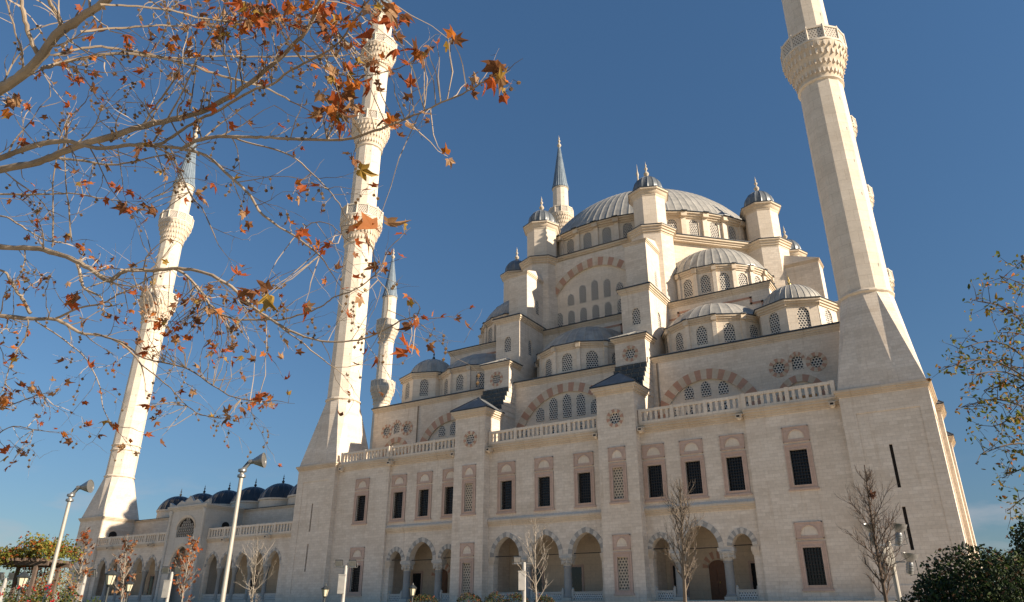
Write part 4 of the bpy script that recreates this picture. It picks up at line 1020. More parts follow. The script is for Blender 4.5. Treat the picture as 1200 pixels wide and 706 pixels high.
def cluster_pole():
    d = 28; top = at(1041.6, 640, d); base = Vector((top.x, top.y, GZ)); h = top.z-GZ
    root = empty('floodlight_mast', base, 'grey mast carrying four bowl floodlights and a switch box by the right minaret', 'floodlight')
    m = MB(); m.lathe([(.2, 0), (.2, .1), (.1, .16), (.09, h+.2)], 10, 'pole_grey'); pt(m, 'pole', root, local=True)
    c = Vector((0, 0, h-.0))
    m = MB(); m.obox(c-R_H*.62-F_H*.04, R_H*1.16, F_H*.08, Vector((0, 0, .07)), 'steel'); m.obox(c-R_H*.5-F_H*.04-Vector((0, 0, .62)), R_H*1.0, F_H*.08, Vector((0, 0, .06)), 'steel'); pt(m, 'cross_arm', root, local=True)
    for a_, b_ in ((-.56, .12), (.42, .12), (-.38, -.98), (.62, -.98)):
        q = c+R_H*a_+Vector((0, 0, b_)); m = MB()
        ax = (Vector((0, 0, 1))+R_H*(.12 if a_ > 0 else -.1)-F_H*.15).normalized()
        m = oriented(MB(), q, ax)
        m.lathe([(.06, -.08), (.12, -.05), (.13, .02), (.13, .32), (.11, .38), (.16, .45), (.27, .56), (.30, .70), (.31, .72), (.28, .72), (.22, .58), (.02, .52)], 16, 'steel')
        for i in range(3): m.lathe([(.13, .06+.09*i), (.15, .07+.09*i), (.15, .1+.09*i), (.13, .11+.09*i)], 12, 'steel')
        fl = pt(m, 'floodlight', root, local=True)
        m = oriented(MB(), q, ax); m.lathe([(.01, .66), (.27, .67), (.27, .69), (.01, .70)], 16, 'reflector'); pt(m, 'lens', fl, local=True)
        m = MB(); m.tube([q+Vector((0, 0, .55))+R_H*.3, q+R_H*.33-Vector((0, 0, .05)), q-Vector((0, 0, .1))], [.018]*3, 5, 'lamp_dark'); pt(m, 'bracket', fl, local=True)
    m = MB(); m.obox(c-R_H*.42-F_H*.28-Vector((0, 0, .78)), R_H*.42, F_H*.26, Vector((0, 0, .72)), 'pole_grey'); m.obox(c-R_H*.40-F_H*.295-Vector((0, 0, .75)), R_H*.38, F_H*.02, Vector((0, 0, .66)), 'pole_grey'); pt(m, 'switch_box', root, local=True)
cluster_pole()

def lantern(px, py, d, label):
    top = at(px, py, d); base = Vector((top.x, top.y, GZ)); h = top.z-GZ-.62
    root = empty('garden_lantern', base, label, 'lantern', 'small garden lanterns on thin posts')
    m = MB(); m.lathe([(.16, 0), (.16, .3), (.07, .4), (.05, .8), (.045, h-.1), (.09, h-.05), (.1, h)], 10, 'lamp_dark'); pt(m, 'post', root, local=True)
    m = MB(); m.lathe([(.11, h), (.19, h+.36)], 6, 'lamp_glass'); lg = pt(m, 'lamp_glass', root, local=True)
    m = MB(); m.lathe([(.24, h+.355), (.25, h+.39), (.10, h+.52), (.05, h+.54), (.05, h+.58), (.01, h+.66)], 6, 'lamp_dark')
    for i in range(6): a = pi/3*i; m.tube([(.115*cos(a), .115*sin(a), h), (.2*cos(a), .2*sin(a), h+.37)], [.012, .012], 4, 'lamp_dark')
    pt(m, 'cap', root, local=True)
lantern(29, 669, 29, 'garden lantern under the edge of the vine pergola')
lantern(132, 666, 29, 'garden lantern in front of the left courtyard arches, beside the bare red leaved sapling')
lantern(153, 679, 40, 'smaller distant garden lantern in front of the left courtyard arches')
lantern(382, 685, 40, 'garden lantern below the near left minaret base')
lantern(484, 684, 40, 'garden lantern in front of the left arches, above the clipped bushes')

# ------------------------------------------------------------------ trees
rnd = random.Random(11)
def rv(r=1): return Vector((rnd.gauss(0, 1), rnd.gauss(0, 1), rnd.gauss(0, 1))).normalized()*r
def leaf(mb, p, size, mat, hang=.5, lobes=5):
    n = (rv()+Vector((0, 0, .2))).normalized(); t = (rv()-Vector((0, 0, hang))).normalized()
    t = (t-n*t.dot(n)).normalized(); b_ = n.cross(t); curl = rnd.uniform(-1.0, 1.3); fold = rnd.uniform(-.6, 1.1); asp = rnd.uniform(.6, 1.0)
    if lobes == 5: prof = [(-160, .30), (-118, .66), (-96, .50), (-72, .66), (-56, .98), (-40, .66), (-26, .60), (-12, .82), (0, 1.18), (12, .82), (26, .60), (40, .66), (56, .98), (72, .66), (96, .50), (118, .66), (160, .30)]
    else: prof = [(-150, .35), (-75, .42), (-30, .8), (0, 1.15), (30, .8), (75, .42), (150, .35)]
    vs = [p+t*size*.35]
    for a, r in prof:
        a = radians(a+rnd.uniform(-6, 6)); r *= rnd.uniform(.85, 1.12)*size*.62
        x, y = r*cos(a), r*sin(a)*asp
        vs.append(p+t*(size*.35+x)+b_*y+n*(curl*(x*x+y*y)/size+fold*abs(y)*.8))
    k = len(prof); mb.add(vs, [(0, i, i+1) for i in range(1, k)], mat)
def ball(mb, p, r, mat): mb.lathe([(.01, -r), (r*.8, -r*.6), (r, 0), (r*.8, r*.6), (.01, r)], 6, mat) if False else mb.add([p+Vector(v)*r for v in ((1,0,0),(-1,0,0),(0,1,0),(0,-1,0),(0,0,1),(0,0,-1))], [(0,2,4),(2,1,4),(1,3,4),(3,0,4),(2,0,5),(1,2,5),(3,1,5),(0,3,5)], mat)
def smooth_path(pts, sub=4):
    out = []
    P = [Vector(p) for p in pts]
    for i in range(len(P)-1):
        p0, p1, p2, p3 = P[max(i-1, 0)], P[i], P[i+1], P[min(i+2, len(P)-1)]
        for s_ in range(sub):
            t = s_/sub
            out.append(.5*((2*p1)+(-p0+p2)*t+(2*p0-5*p1+4*p2-p3)*t*t+(-p0+3*p1-3*p2+p3)*t**3))
    out.append(P[-1]); return out

# --- the big plane tree whose branches hang into the picture from the left
pb = at(-520, 640, 12); pbase = Vector((pb.x, pb.y, GZ))
plane = empty('plane_tree', pbase, 'plane tree reaching in from the left with rust leaves and dangling seed balls', 'tree')
BR = [ # (points in the picture, width start/end in px, depth start/end)
 ([(-90,168),(-40,135),(0,106),(20,93),(45,70),(65,42),(85,28),(105,14),(125,0),(150,-25)], 20, 13, 7.2, 6.6),
 ([(72,34),(70,22),(60,5),(52,-12)], 7, 5, 6.9, 6.6), ([(46,66),(38,52),(31,30),(26,8),(23,-12)], 7, 5, 7.0, 6.8), ([(27,82),(26,62),(18,38),(7,0)], 3.5, 2, 7.1, 6.8),
 ([(48,82),(60,77),(76,73),(102,67),(139,63),(170,65),(222,76),(250,86),(290,97),(309,102),(340,118)], 6, 2.2, 7.1, 8.0),
 ([(63,66),(85,60),(112,55),(141,58),(170,63),(200,68),(250,66),(300,67),(350,66),(400,65)], 4, 2, 7.0, 8.0),
 ([(95,38),(125,34),(160,32),(200,30),(240,30)], 4, 2, 6.8, 7.2), ([(118,6),(150,7),(200,12),(230,20),(270,25),(310,22)], 3.5, 2, 6.6, 7.2),
 ([(-90,215),(-40,206),(0,199),(45,190),(68,181),(97,169),(127,161),(168,148),(200,141),(235,131),(270,113),(290,99),(318,77),(346,50),(358,38),(372,8),(380,-20)], 14, 6, 8.4, 7.0),
 ([(-90,200),(-40,195),(0,186),(34,173),(68,166),(84,166),(113,174),(145,171),(172,170),(209,174),(241,182),(271,208),(293,229),(309,253),(348,279),(375,300)], 9, 2.5, 8.0, 7.0),
 ([(212,175),(228,166),(246,161),(271,160),(300,161),(325,162),(400,164),(440,153),(457,147),(480,138),(504,127),(530,115),(552,105),(570,94)], 6, 2, 7.6, 6.0),
 ([(172,171),(187,169),(207,157),(234,140),(259,128),(294,107),(318,99),(340,83),(373,66),(397,50),(415,25),(440,-10)], 5, 2.5, 7.8, 6.6),
 ([(270,160),(289,167),(334,180),(359,197),(384,222),(400,243)], 3, 1.6, 7.4, 7.0), ([(200,173),(208,195),(222,225),(240,250),(252,280)], 2.6, 1.5, 7.7, 7.5),
 ([(65,186),(90,188),(130,193),(160,189),(200,180)], 4, 2, 8.2, 8.3), ([(-60,230),(0,228),(50,228),(80,227),(115,232),(140,236)], 3.5, 1.6, 8.6, 8.6),
 ([(355,66),(380,80),(410,90),(450,85),(480,75)], 2.2, 1.4, 7.6, 7.4),
 ([(-90,282),(-40,286),(0,290),(38,291),(65,297),(89,306),(110,318),(128,329),(145,318),(164,317),(180,317),(209,315),(237,319),(259,329),(282,345),(298,361),(316,374),(334,385),(357,395),(384,401),(420,399),(445,390),(470,376),(488,372)], 9, 1.6, 8.8, 7.0),
 ([(200,315),(215,320),(234,340),(246,357),(257,367),(270,373),(282,375),(325,375),(345,371),(361,366),(380,357),(393,348),(415,340),(440,322),(452,300)], 4, 1.6, 8.2, 7.2),
 ([(322,378),(345,395),(370,415),(395,434)], 2.4, 1.4, 7.6, 7.4), ([(90,307),(94,322),(97,334),(102,340)], 5, 3.5, 8.5, 8.4),
 ([(-90,358),(-40,366),(0,370),(36,374),(62,374),(80,382),(96,391),(110,392),(130,397),(150,409),(166,428)], 8, 2.2, 9.2, 9.0),
 ([(110,391),(144,402),(169,420),(217,431),(250,452),(275,466),(308,471)], 3, 1.6, 9.0, 8.4), ([(66,373),(91,362),(120,356),(137,346),(156,337),(177,324)], 3.5, 1.6, 9.0, 8.6),
 ([(36,368),(28,352),(20,342),(12,328),(5,318),(-20,316)], 5.5, 3, 9.1, 9.1), ([(33,375),(31,392),(22,408),(12,430),(5,450)], 2.2, 1.4, 9.1, 9.0),
 ([(42,376),(70,395),(95,415),(108,432),(117,455),(121,480),(133,500)], 2, 1.2, 9.1, 8.8), ([(166,428),(200,455),(215,472),(235,486),(260,490)], 1.8, 1.2, 9.0, 8.6),
 ([(62,290),(62,250),(63,205),(75,150),(95,125)], 2.4, 1.4, 8.6, 8.2), ([(84,282),(80,240),(76,190),(78,160)], 2.4, 1.4, 8.5, 8.2),
 ([(180,167),(190,150),(215,105),(235,60),(255,25),(270,-5)], 3, 1.6, 7.6, 7.2), ([(166,148),(180,128),(200,100),(212,75),(222,50)], 3.2, 1.8, 8.0, 7.6),
 ([(222,130),(226,105),(230,70),(228,45)], 2.4, 1.4, 7.9, 7.6), ([(-60,255),(0,253),(20,262),(40,275),(55,282)], 3, 1.8, 9.0, 8.8),
 ([(-60,480),(0,478),(30,468),(50,462)], 2, 1.2, 9.2, 9.2), ([(-60,520),(-10,512),(15,500),(45,505)], 2, 1.2, 9.2, 9.2),
 ([(440,325),(455,345),(450,380),(440,400)], 1.4, 1.0, 7.0, 7.0), ([(345,278),(365,262),(385,262),(400,275)], 1.6, 1.2, 7.0, 7.0),
]
tw = MB(); limbs = []; trunk = MB()
TR = [pbase, pbase+Vector((.1, .1, 3.5)), pbase+Vector((-.1, .25, 7.5)), pbase+Vector((.2, .1, 11)), pbase+Vector((.5, .6, 15))]
trunk.tube(smooth_path(TR, 4), [.62-.36*i/16 for i in range(17)], 14, 'bark_pale')
for pts, w0, w1, d0, d1 in BR:
    P3 = []; n = len(pts)
    for i, (x, y) in enumerate(pts):
        d = d0+(d1-d0)*i/(n-1); P3.append(at(x, y, d))
    sp_ = smooth_path(P3, 4); N = len(sp_)
    rr = [(w0+(w1-w0)*(i/(N-1))**.8)/2*(.66 if w0 > 12 else .82)*(d0+(d1-d0)*i/(N-1))/FPX for i in range(N)]
    sp_ = [p+rv(.006) for p in sp_]
    rr = [r*rnd.uniform(.9, 1.12) for r in rr]
    m_ = 'bark_pale' if w0 > 3 else ('bark_mid' if rnd.random() < .4 else 'bark_pale')
    trunk.tube(sp_, rr, 8 if w0 > 6 else 5, m_)
    limbs.append((sp_, rr))
    if pts[0][0] <= -60:                        # joins the trunk outside the picture
        zt = max(2.5, min(13.5, sp_[0].z-1.2)); tp = pbase+Vector((.1, .2, zt-GZ))
        mid = tp.lerp(sp_[0], .55)-Vector((0, 0, .15))
        trunk.tube(smooth_path([tp, mid, sp_[0]], 4), [rr[0]*1.5-(rr[0]*.5)*i/8 for i in range(9)], 8, 'bark_pale')
pt(trunk, 'trunk', plane)
lv = MB(); sb = MB(); LM_ = ['leaf_rust']*6+['leaf_orange']*4+['leaf_brown']*6+['leaf_tan']*3+['leaf_yellow']
def twig(p, dirv, length, r, depth=0, leaves=.5, seeds=.4):
    n = 5; pts = [p]; d = dirv.normalized()
    for i in range(n):
        d = (d+rv(.28)+Vector((0, 0, .02))).normalized(); pts.append(pts[-1]+d*length/n)
    tw.tube(pts, [r*(1-.7*i/n) for i in range(n+1)], 3, 'bark_pale' if rnd.random() < .8 else 'bark_mid', cap=False)
    if depth < 1:
        for i in range(1, n+1):
            if rnd.random() < .55: twig(pts[i], (d+rv(.9)), length*rnd.uniform(.25, .6), r*.6, depth+1, leaves, seeds)
    for i in range(2, n+1):
        if rnd.random() < leaves*.17: leaf(lv, pts[i], rnd.uniform(.06, .15), rnd.choice(LM_))
        if rnd.random() < seeds*.15:
            q = pts[i]; k = rnd.choice((1, 2, 3)); prev = q
            for j in range(k):
                nx = prev+Vector((rnd.gauss(0, .025), rnd.gauss(0, .025), -rnd.uniform(.03, .08)))
                tw.tube([prev, nx], [.0025, .0025], 3, 'bark_mid', cap=False); ball(sb, nx, rnd.uniform(.016, .024), 'seed_ball'); prev = nx
for sp_, rr in limbs:
    L_ = sum((b_-a_).length for a_, b_ in zip(sp_, sp_[1:]))
    cnt = int(L_*4.5)
    for _ in range(cnt):
        i = rnd.randrange(1, len(sp_)-1); p = sp_[i]
        if ((p-CAM).dot(_r)*FPX/max(.1, (p-CAM).dot(_f))+600) < -40: continue
        t = (sp_[i+1]-sp_[i-1]).normalized(); side = rv(); side = (side-t*side.dot(t)).normalized()
        twig(p, t*.6+side, rnd.uniform(.22, .85), min(.011, max(.0042, rr[i]*.45)), 0, .42, .5)
    twig(sp_[-1], (sp_[-1]-sp_[-3]), .4, rr[-1], 0, .8, .6)
# clusters of leaves seen in the photograph: (x, y, spread, count, size, depth)
for x, y, sx, sy, n, sz, d in ((330,15,70,16,46,.17,7.0),(385,35,40,25,30,.18,6.8),(450,20,26,14,16,.22,6.4),(400,110,28,28,26,.19,6.9),(395,135,16,16,10,.2,6.8),(260,30,45,20,22,.16,7.2),
    (495,65,18,12,9,.2,6.6),(440,78,25,14,14,.17,6.8),(583,88,11,8,6,.22,6.0),(527,48,4,4,3,.18,6.4),(524,183,3,2,2,.18,6.6),(552,100,9,8,5,.12,6.3),(445,262,16,10,4,.25,5.6),(418,272,12,7,3,.22,5.6),
    (462,145,18,10,10,.18,6.6),(412,185,6,10,4,.24,6.6),(230,350,26,14,22,.15,8.2),(215,385,30,22,34,.14,8.2),(265,410,28,16,34,.14,8.2),(320,342,14,10,7,.26,6.6),(275,345,22,12,12,.18,7.4),
    (170,375,30,25,30,.13,8.4),(300,15,30,14,18,.18,7.0),(155,240,16,12,12,.2,7.6),(100,305,40,20,18,.13,8.8),(40,330,30,14,14,.15,9.0),(80,345,10,8,6,.24,7.8),(15,415,18,14,10,.14,9.0),(38,455,10,10,8,.14,9.0),(12,468,12,10,9,.17,9.0),
    (15,530,14,12,10,.15,9.0),(45,487,22,10,10,.11,9.1),(25,122,20,8,12,.16,7.4),(305,470,20,8,12,.17,8.3),(255,487,14,5,8,.15,8.4),(345,225,9,6,5,.18,7.0),(345,268,12,8,6,.15,7.0),(375,285,18,8,10,.16,6.8),
    (487,378,6,10,6,.2,6.6),(478,347,5,5,4,.2,6.6),(485,410,8,7,5,.22,6.6),(355,355,5,4,3,.22,7.2),(460,300,14,8,3,.16,7),(185,385,20,30,22,.14,8.3),(420,340,10,8,4,.15,7.0),(35,230,30,15,10,.14,8.2),(100,215,20,12,8,.14,8.2),
    (200,60,60,30,24,.14,7.5),(90,90,40,30,12,.13,7.4),(60,100,40,40,10,.14,7.4),(185,480,14,30,10,.15,8.4),(130,495,6,4,3,.2,8.6),(170,508,4,4,2,.2,8.4)):
    last = None; LP = [q for sp_, rr in limbs for q in sp_] if not 'LPD' in globals() else LPD; LPD = LP
    for _ in range(int(n*(1.25 if y < 150 and x > 150 else .85)+.5)):
        p = at(rnd.gauss(x, sx*.6), rnd.gauss(y, sy*.6), d+rnd.uniform(-.35, .35)); leaf(lv, p, sz*rnd.uniform(.45, 1.0), rnd.choice(LM_))
        near = min(LP, key=lambda q: (q-p).length_squared)
        if _ % 3 == 0 or last is None or (last-p).length > .3:
            if (near-p).length < 1.3: md = p.lerp(near, .5)+rv(.05); tw.tube([p, p.lerp(md, .5)+rv(.02), md, near], [.0028, .0035, .005, .006], 3, 'bark_pale', cap=False); last = p.lerp(md, .5)
        else: tw.tube([p, p.lerp(last, .5)+rv(.015), last], [.0025, .003, .004], 3, 'bark_mid', cap=False)
pt(tw, 'twigs', plane, smooth=0); pt(lv, 'leaves', plane, smooth=0); pt(sb, 'seed_balls', plane)

# --- thin leaved tree reaching in from the right
qb = at(1330, 690, 15); qbase = Vector((qb.x, qb.y, GZ))
rt = empty('birch_tree', qbase, 'airy tree with small yellow green leaves reaching in from the right edge', 'tree')
trunk = MB(); trunk.tube(smooth_path([qbase, qbase+Vector((-.1, .1, 3)), qbase+Vector((.1, 0, 7)), qbase+Vector((-.1, .1, 11))], 4), [.2-.013*i for i in range(13)], 8, 'bark_mid')
tw = MB(); lv = MB()
def sp_leaf(p, n, spread, mats, s0, s1):
    for _ in range(n): leaf(lv, p+rv(spread*rnd.random()), rnd.uniform(s0, s1), rnd.choice(mats), .2, 3)
GM = ['leaf_olive']*4+['leaf_yellow']*4+['leaf_lime']*4+['leaf_brown', 'leaf_orange', 'leaf_green', 'leaf_green']
for tip, mid, root_h in (((1108,431),(1170,425),4.6),((1124,409),(1180,405),4.9),((1140,352),(1190,370),5.6),((1171,323),(1215,350),6.0),((1190,312),(1225,340),6.2),((1153,458),(1195,455),4.2),((1126,478),(1180,470),4.0),((1149,533),(1195,520),3.2),((1180,599),(1215,575),2.4),((1165,500),(1205,490),3.6),((1185,430),(1220,440),4.5),((1186,370),(1220,380),5.4),((1175,560),(1215,545),2.8),((1135,440),(1190,440),4.4),((1170,390),(1210,400),5.2),((1188,475),(1225,480),3.9)):
    d = rnd.uniform(13.6, 15.2); a_, b_, c_ = at(*tip, d), at(*mid, d+.2), at(1262, (mid[1]+640)/2-40, d+.3)
    tr0 = qbase+Vector((0, .05, max(1.5, c_.z-GZ-.6)))
    path = smooth_path([tr0, c_, b_, a_], 6); trunk.tube(path, [.045-.04*i/(len(path)-1) for i in range(len(path))], 4, 'bark_mid')
    for i in range(8, len(path)):
        for _ in range(2):
            dv = rv(); ln = rnd.uniform(.2, .6); e = path[i]+dv*ln; mdp = path[i].lerp(e, .5)+rv(.06)
            tw.tube([path[i], mdp, e], [.009, .006, .003], 3, 'bark_mid', cap=False)
            sp_leaf(e, rnd.choice((3, 4, 6)), .16, GM, .07, .14); sp_leaf(mdp, rnd.choice((0, 1, 1)), .12, GM, .06, .12)
pt(trunk, 'trunk', rt); pt(tw, 'twigs', rt, smooth=0); pt(lv, 'leaves', rt, smooth=0)

# --- young bare trees
def sapling(name, top, base_px, d, spread_px, bark, label, leaves=None, nleaf=0, group='young trees along the mosque', upright=.9, dense=1.0, nest=None, thick=1.0):
    T3 = at(*top, d); B3 = at(*base_px, d); slope = (T3-B3); 
    k = (GZ-T3.z)/slope.z if abs(slope.z) > 1e-6 else 0
    base = T3+slope*k; root = empty(name, base, label, 'tree', group)
    h = (T3-base).length; ax = (T3-base).normalized(); sw = spread_px*d/FPX
    tr = MB(); path = smooth_path([base, base+ax*h*.35+rv(.04), base+ax*h*.7+rv(.06), T3], 6)
    r0 = (.03+.006*h)*thick; tr.tube(path, [r0*(1-.9*i/(len(path)-1))+.006 for i in range(len(path))], 7, bark)
    lf = MB(); ends = []
    def br(p, dv, ln, r, dep):
        n = 5; pts = [p]; dd = dv.normalized()
        for i in range(n):
            dd = (dd+rv(.16)+Vector((0, 0, .10*upright))).normalized(); pts.append(pts[-1]+dd*ln/n)
        tr.tube(pts, [r*(1-.75*i/n) for i in range(n+1)], 4 if dep == 0 else 3, bark, cap=False)
        for i in range(1, n+1): ends.append(pts[i])
        if dep < 2:
            for i in range(1, n+1):
                for _ in range(1 if dep else 2):
                    if rnd.random() < .62*dense: br(pts[i], dd+rv(.75), ln*rnd.uniform(.3, .55), r*.5, dep+1)
    low = .42 if True else .3; cnt = int(19*dense)
    for i in range(cnt):
        t = low+(.95-low)*(i+rnd.random()*.6)/cnt; p = path[min(len(path)-1, int(t*(len(path)-1)))]
        a = 2.4*i+rnd.random(); out = Vector((cos(a), sin(a), 0)); prof = max(.25, sin(min(1, (t-low)/(1-low)+.22)*pi*.9))
        br(p, out*.75+ax*upright, sw*1.25*prof*rnd.uniform(.75, 1.15), (.028*(1.2-t)+.006)*thick, 0)
    pt(tr, 'trunk', root)
    if leaves:
        for _ in range(nleaf):
            p = rnd.choice(ends)+rv(.15); leaf(lf, p, rnd.uniform(.14, .32), rnd.choice(leaves))
        pt(lf, 'leaves', root, smooth=0)
    if nest:
        q = at(*nest, d); nm = MB()
        for _ in range(40): nm.tube([q+rv(.10), q+rv(.16)], [.012, .008], 3, 'bird_brown', cap=False)
        for _ in range(8): leaf(nm, q+rv(.08), .14, 'leaf_brown')
        pt(nm, 'nest', root, smooth=0)
    return root
sapling('sapling', (627, 607), (629, 706), 40, 28, 'bark_white', 'bare pale sapling in front of the central arches')
sapling('sapling', (797, 562), (803, 706), 34, 34, 'bark_mid', 'larger bare brownish sapling in front of the right arches', dense=1.5, upright=1.3, thick=1.5)
sapling('sapling', (1013, 545), (1039, 706), 26, 36, 'bark_brown', 'bare dark sapling with a nest, leaning before the right minaret', nest=(1022, 580), dense=1.6, thick=1.2)
sapling('sapling', (302, 630), (295, 706), 42, 24, 'bark_white', 'bare pale sapling in front of the courtyard arches, right of the tall lamp')
RL = ['leaf_rust', 'leaf_orange', 'leaf_rust', 'leaf_brown']
sapling('sapling', (227, 628), (213, 706), 42, 17, 'bark_white', 'sapling with orange red leaves before the courtyard portal', RL, 170)
sapling('sapling', (149, 628), (142, 706), 42, 20, 'bark_white', 'sapling with sparse dull red leaves before the left courtyard arches', ['leaf_rust', 'leaf_brown', 'leaf_brown', 'leaf_tan'], 130)
sapling('sapling', (102, 618), (86, 706), 40, 17, 'bark_white', 'sapling with sparse reddish leaves beside the base of the far left minaret', ['leaf_rust', 'leaf_brown', 'leaf_tan'], 120)

# --- foliage masses
def bushy(name, c, rx, ry, rz, n, mats, s0, s1, label, cat, group=None, zflat=None, shell=.55, lumps=9, stem=True, seedv=1, lob=3):
    r_ = random.Random(seedv); base = Vector((c[0], c[1], zflat if zflat is not None else GZ)); root = empty(name, base, label, cat, group)
    lf = MB(); lump = [Vector((r_.gauss(0, 1), r_.gauss(0, 1), r_.gauss(0, .9))).normalized() for _ in range(lumps)]
    for _ in range(n):
        v = Vector((r_.gauss(0, 1), r_.gauss(0, 1), r_.gauss(0, 1))).normalized()
        k = 1+.16*max(0, max(v.dot(l) for l in lump)-.75)*4-.14
        rad = (shell+(1-shell)*r_.random()**.5)*k+r_.gauss(0, .025)
        p = Vector((c[0]+v.x*rx*rad, c[1]+v.y*ry*rad, c[2]+v.z*rz*rad))
        if p.z < base.z+.02: continue
        leaf(lf, p, r_.uniform(s0, s1), r_.choice(mats), .0, lob)
    pt(lf, 'foliage', root, smooth=0)
    if stem:
        st = MB()
        for i in range(7):
            a = 2*pi*i/7; e = Vector((c[0]+rx*.55*cos(a), c[1]+ry*.55*sin(a), c[2]+rz*.25))
            st.tube([base+Vector((.08*cos(a), .08*sin(a), 0)), base.lerp(e, .5)+Vector((0, 0, .1)), e], [.06, .045, .015], 5, 'bark_brown')
        pt(st, 'stems', root)
    return root
DK = ['leaf_dark']*6+['leaf_deep']*5+['leaf_redtip']*2+['leaf_green']*2
p = at(1150, 690, 15.5); bushy('shrub', (p.x, p.y, 1.2), 2.0, 1.7, 2.1, 36000, DK, .06, .13, 'large dark evergreen shrub with reddish tips in the lower right corner', 'shrub', 'dark shrubs on the right', seedv=3, lumps=14, shell=.35)
p = at(1196, 672, 17.5); bushy('shrub', (p.x, p.y, 1.35), 1.5, 1.4, 1.85, 14000, DK, .06, .14, 'second dark shrub, cut off by the right edge, behind the large one', 'shrub', 'dark shrubs on the right', seedv=4, lumps=12)
p = at(1212, 640, 20); bushy('shrub', (p.x, p.y, 2.1), .85, .85, 2.35, 8000, DK, .07, .15, 'tall narrow dark shrub rising at the right edge', 'shrub', 'dark shrubs on the right', seedv=5, lumps=10)
# clipped balls in a raised bed
p0, p1 = at(470, 700, 46), at(665, 700, 46); m = MB(); u_ = (p1-p0); u_.z = 0
m.obox(Vector((p0.x, p0.y, -.69))-F_H*2.2, u_, F_H*5.0, Vector((0, 0, 1.55)), 'marble_grey'); m.obox(Vector((p0.x, p0.y, .861))-F_H*2.0+R_H*.2, u_-R_H*.4, F_H*4.6, Vector((0, 0, .06)), 'lawn'); tag(m.build('planting_bed'), kind='structure')
TM = ['leaf_deep']*4+['leaf_dark']*3+['leaf_green']*2+['leaf_redtip']*3+['leaf_rust']
for i, (x, y, wd, d, lab) in enumerate(((498, 694.5, 46, 45, 'clipped round bush at the left end of the row below the left arches'), (551, 694, 42, 44.4, 'clipped round bush below the left buttress, second from the left'), (580, 694.5, 30, 47, 'small clipped round bush between two bigger ones, set back'), (607, 693, 36, 45, 'clipped round bush with rusty top below the central arches'), (637, 696, 30, 45.6, 'clipped round bush at the right end of the row, beside the pale sapling'))):
    p = at(x, y, d); rr = wd/2*d/FPX; zz = p.z
    bushy('clipped_bush', (p.x, p.y, (zz+.92)/2), rr, rr, (zz-.92)/2+.02, 2600, TM, .07, .13, lab, 'bush', 'clipped round bushes in a row', .92, .8, 3, True, 20+i)
# left garden: pergola, rose bushes, a yellowing tree
p = at(70, 664, 50); bushy('garden_tree', (p.x, p.y, 3.0), 1.75, 1.6, 2.2, 2200, ['leaf_olive']*4+['leaf_yellow']*2+['leaf_lime']*2+['leaf_tan'], .09, .2, 'small yellowing tree behind the vine pergola', 'tree', None, None, .25, 12, True, 31)
for i, (x, y, dd, lab) in enumerate(((8, 676, 62, 'distant dark bushy tree at the far left edge, behind the pergola'), (44, 672, 66, 'distant dark bushy tree seen through the pergola'))):
    p = at(x, y, dd); bushy('garden_tree', (p.x, p.y, 1.9), 2.4, 2.0, 2.9, 2200, DK+['leaf_olive']*4, .12, .26, lab, 'tree', 'dark trees behind the pergola', None, .4, 10, True, 60+i)
p = at(82, 690, 47); bushy('hedge_bush', (p.x, p.y, .9), 1.0, 1.0, 1.7, 1500, DK, .08, .16, 'dark green bush beside the far left minaret', 'bush', None, None, .6, 6, True, 32)
for i, (x, y, wd, d, lab) in enumerate(((18, 690, 52, 20, 'rose bush with red blooms at the bottom left corner'), (50, 689, 46, 20.5, 'rose bush with red blooms right of the first, below the pergola'), (82, 692, 46, 21, 'rose bush with red blooms at the foot of the left lamp post'), (112, 696, 36, 22, 'low rose bush at the right end of the rose bed'))):
    p = at(x, y, d); rr = wd/2*d/FPX; zz = p.z
    rb = bushy('rose_bush', (p.x, p.y, (zz+GZ)/2+.1), rr, rr, (zz-GZ)/2, 1500, ['leaf_green']*3+['leaf_olive']*2+['leaf_dark']*2, .06, .12, lab, 'rose bush', 'rose bushes in the left garden', None, .55, 8, True, 40+i)
    fl = MB()
    for _ in range(11 if i < 3 else 2):
        v = Vector((rnd.gauss(0, 1), rnd.gauss(0, 1), abs(rnd.gauss(.3, 1)))).normalized(); q = Vector((p.x+v.x*rr, p.y+v.y*rr, (zz+GZ)/2+.1+v.z*(zz-GZ)/2*1.0))
        for _ in range(7): leaf(fl, q+rv(.04), .10, 'rose_red', 0, 3)
    pt(fl, 'blooms', rb, smooth=0)
d = 38; pc = at(30, 672, d); base = Vector((pc.x, pc.y, GZ)); pg = empty('pergola', base, 'dark garden pergola overgrown with yellow green and reddish vine', 'pergola')
for a_, b_ in ((-1.1, -1.0), (1.1, -1.0), (-1.1, 1.0), (1.1, 1.0)):
    m = MB(); q = base+R_H*a_+F_H*b_; m.obox(q-R_H*.08-F_H*.08, R_H*.16, F_H*.16, Vector((0, 0, 4.7)), 'bark_brown'); pt(m, 'post', pg)
m = MB()
for b_ in (-1.0, 1.0): m.obox(base-R_H*1.7+F_H*(b_-.06)+Vector((0, 0, 4.7)), R_H*3.4, F_H*.12, Vector((0, 0, .2)), 'bark_brown')
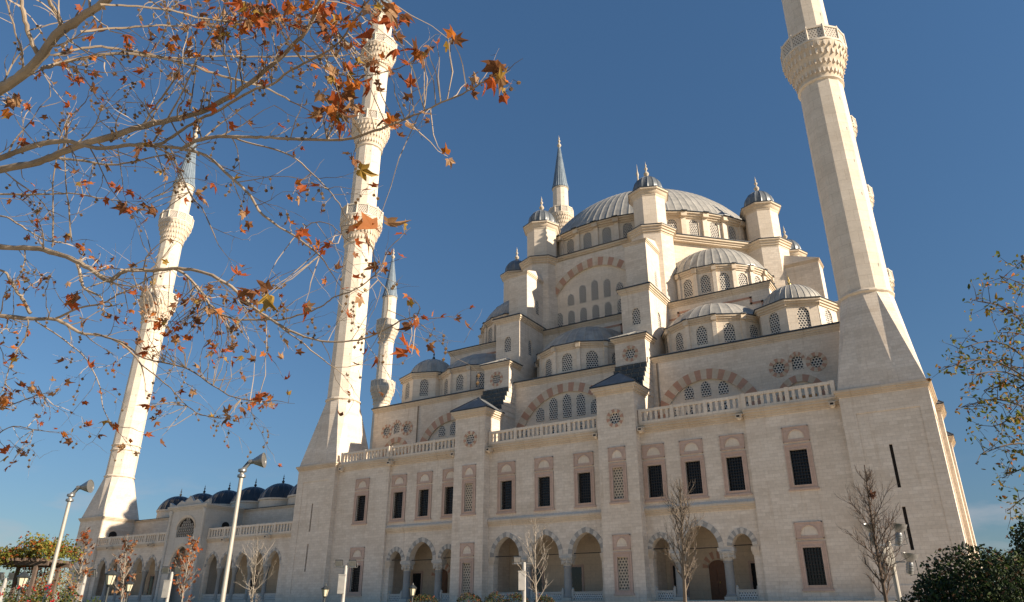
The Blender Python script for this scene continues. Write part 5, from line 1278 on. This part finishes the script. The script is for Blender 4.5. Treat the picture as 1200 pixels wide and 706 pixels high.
for i in range(8): m.obox(base-R_H*(1.5-.43*i)-F_H*1.5+Vector((0, 0, 4.9)), R_H*.08, F_H*3.0, Vector((0, 0, .14)), 'bark_brown')
pt(m, 'roof_beams', pg)
m = MB()
for i in range(7): m.obox(base-R_H*(1.1-.36*i)+F_H*1.0, R_H*.04, F_H*.04, Vector((0, 0, 4.7)), 'bark_brown')
for j in range(9): m.obox(base-R_H*1.1+F_H*.97+Vector((0, 0, .4+.5*j)), R_H*2.2, F_H*.03, Vector((0, 0, .04)), 'bark_brown')
pt(m, 'trellis', pg)
vn = MB()
for _ in range(3200):
    t = rnd.uniform(-2.2, 2.0); q = base+R_H*t+F_H*rnd.uniform(-1.8, 1.6)+Vector((0, 0, 5.05+.16*(t+2)+rnd.gauss(0, .22)+.25*sin(t*2.3)))
    leaf(vn, q, rnd.uniform(.1, .22), rnd.choice(['leaf_lime']*4+['leaf_olive']*4+['leaf_yellow']*2+['leaf_rust']), .3, 5)
for _ in range(900):
    t = rnd.uniform(-.9, 1.3); q = base+R_H*t+F_H*rnd.uniform(.6, 1.3)+Vector((0, 0, rnd.uniform(1.4, 4.9)))
    leaf(vn, q, rnd.uniform(.09, .18), rnd.choice(['leaf_brown']*3+['leaf_rust']*2+['leaf_olive']), .3, 5)
for k_ in range(3):
    t0 = (-1.2, -.2, .9)[k_]; pth = smooth_path([base+R_H*t0+Vector((0, 0, 5.1)), base+R_H*(t0+.35)+Vector((0, 0, 5.6)), base+R_H*(t0+.8)+Vector((0, 0, 6.0+.1*k_))], 5); vn.tube(pth, [.03-.0025*i for i in range(len(pth))], 4, 'bark_mid')
    for q in pth:
        for _ in range(6): leaf(vn, q+rv(.15), rnd.uniform(.09, .17), rnd.choice(['leaf_lime', 'leaf_olive', 'leaf_brown']), .3, 5)
pt(vn, 'vine', pg, smooth=0)
# ------------------------------------------------------------------ to metres
done = set()
for o in list(COL.objects):
    if o.type == 'MESH' and o.data.name not in done:
        done.add(o.data.name); o.data.transform(Matrix.Scale(S, 4))
    if o.type in ('MESH', 'EMPTY') or o.type == 'LIGHT': o.location = o.location*S
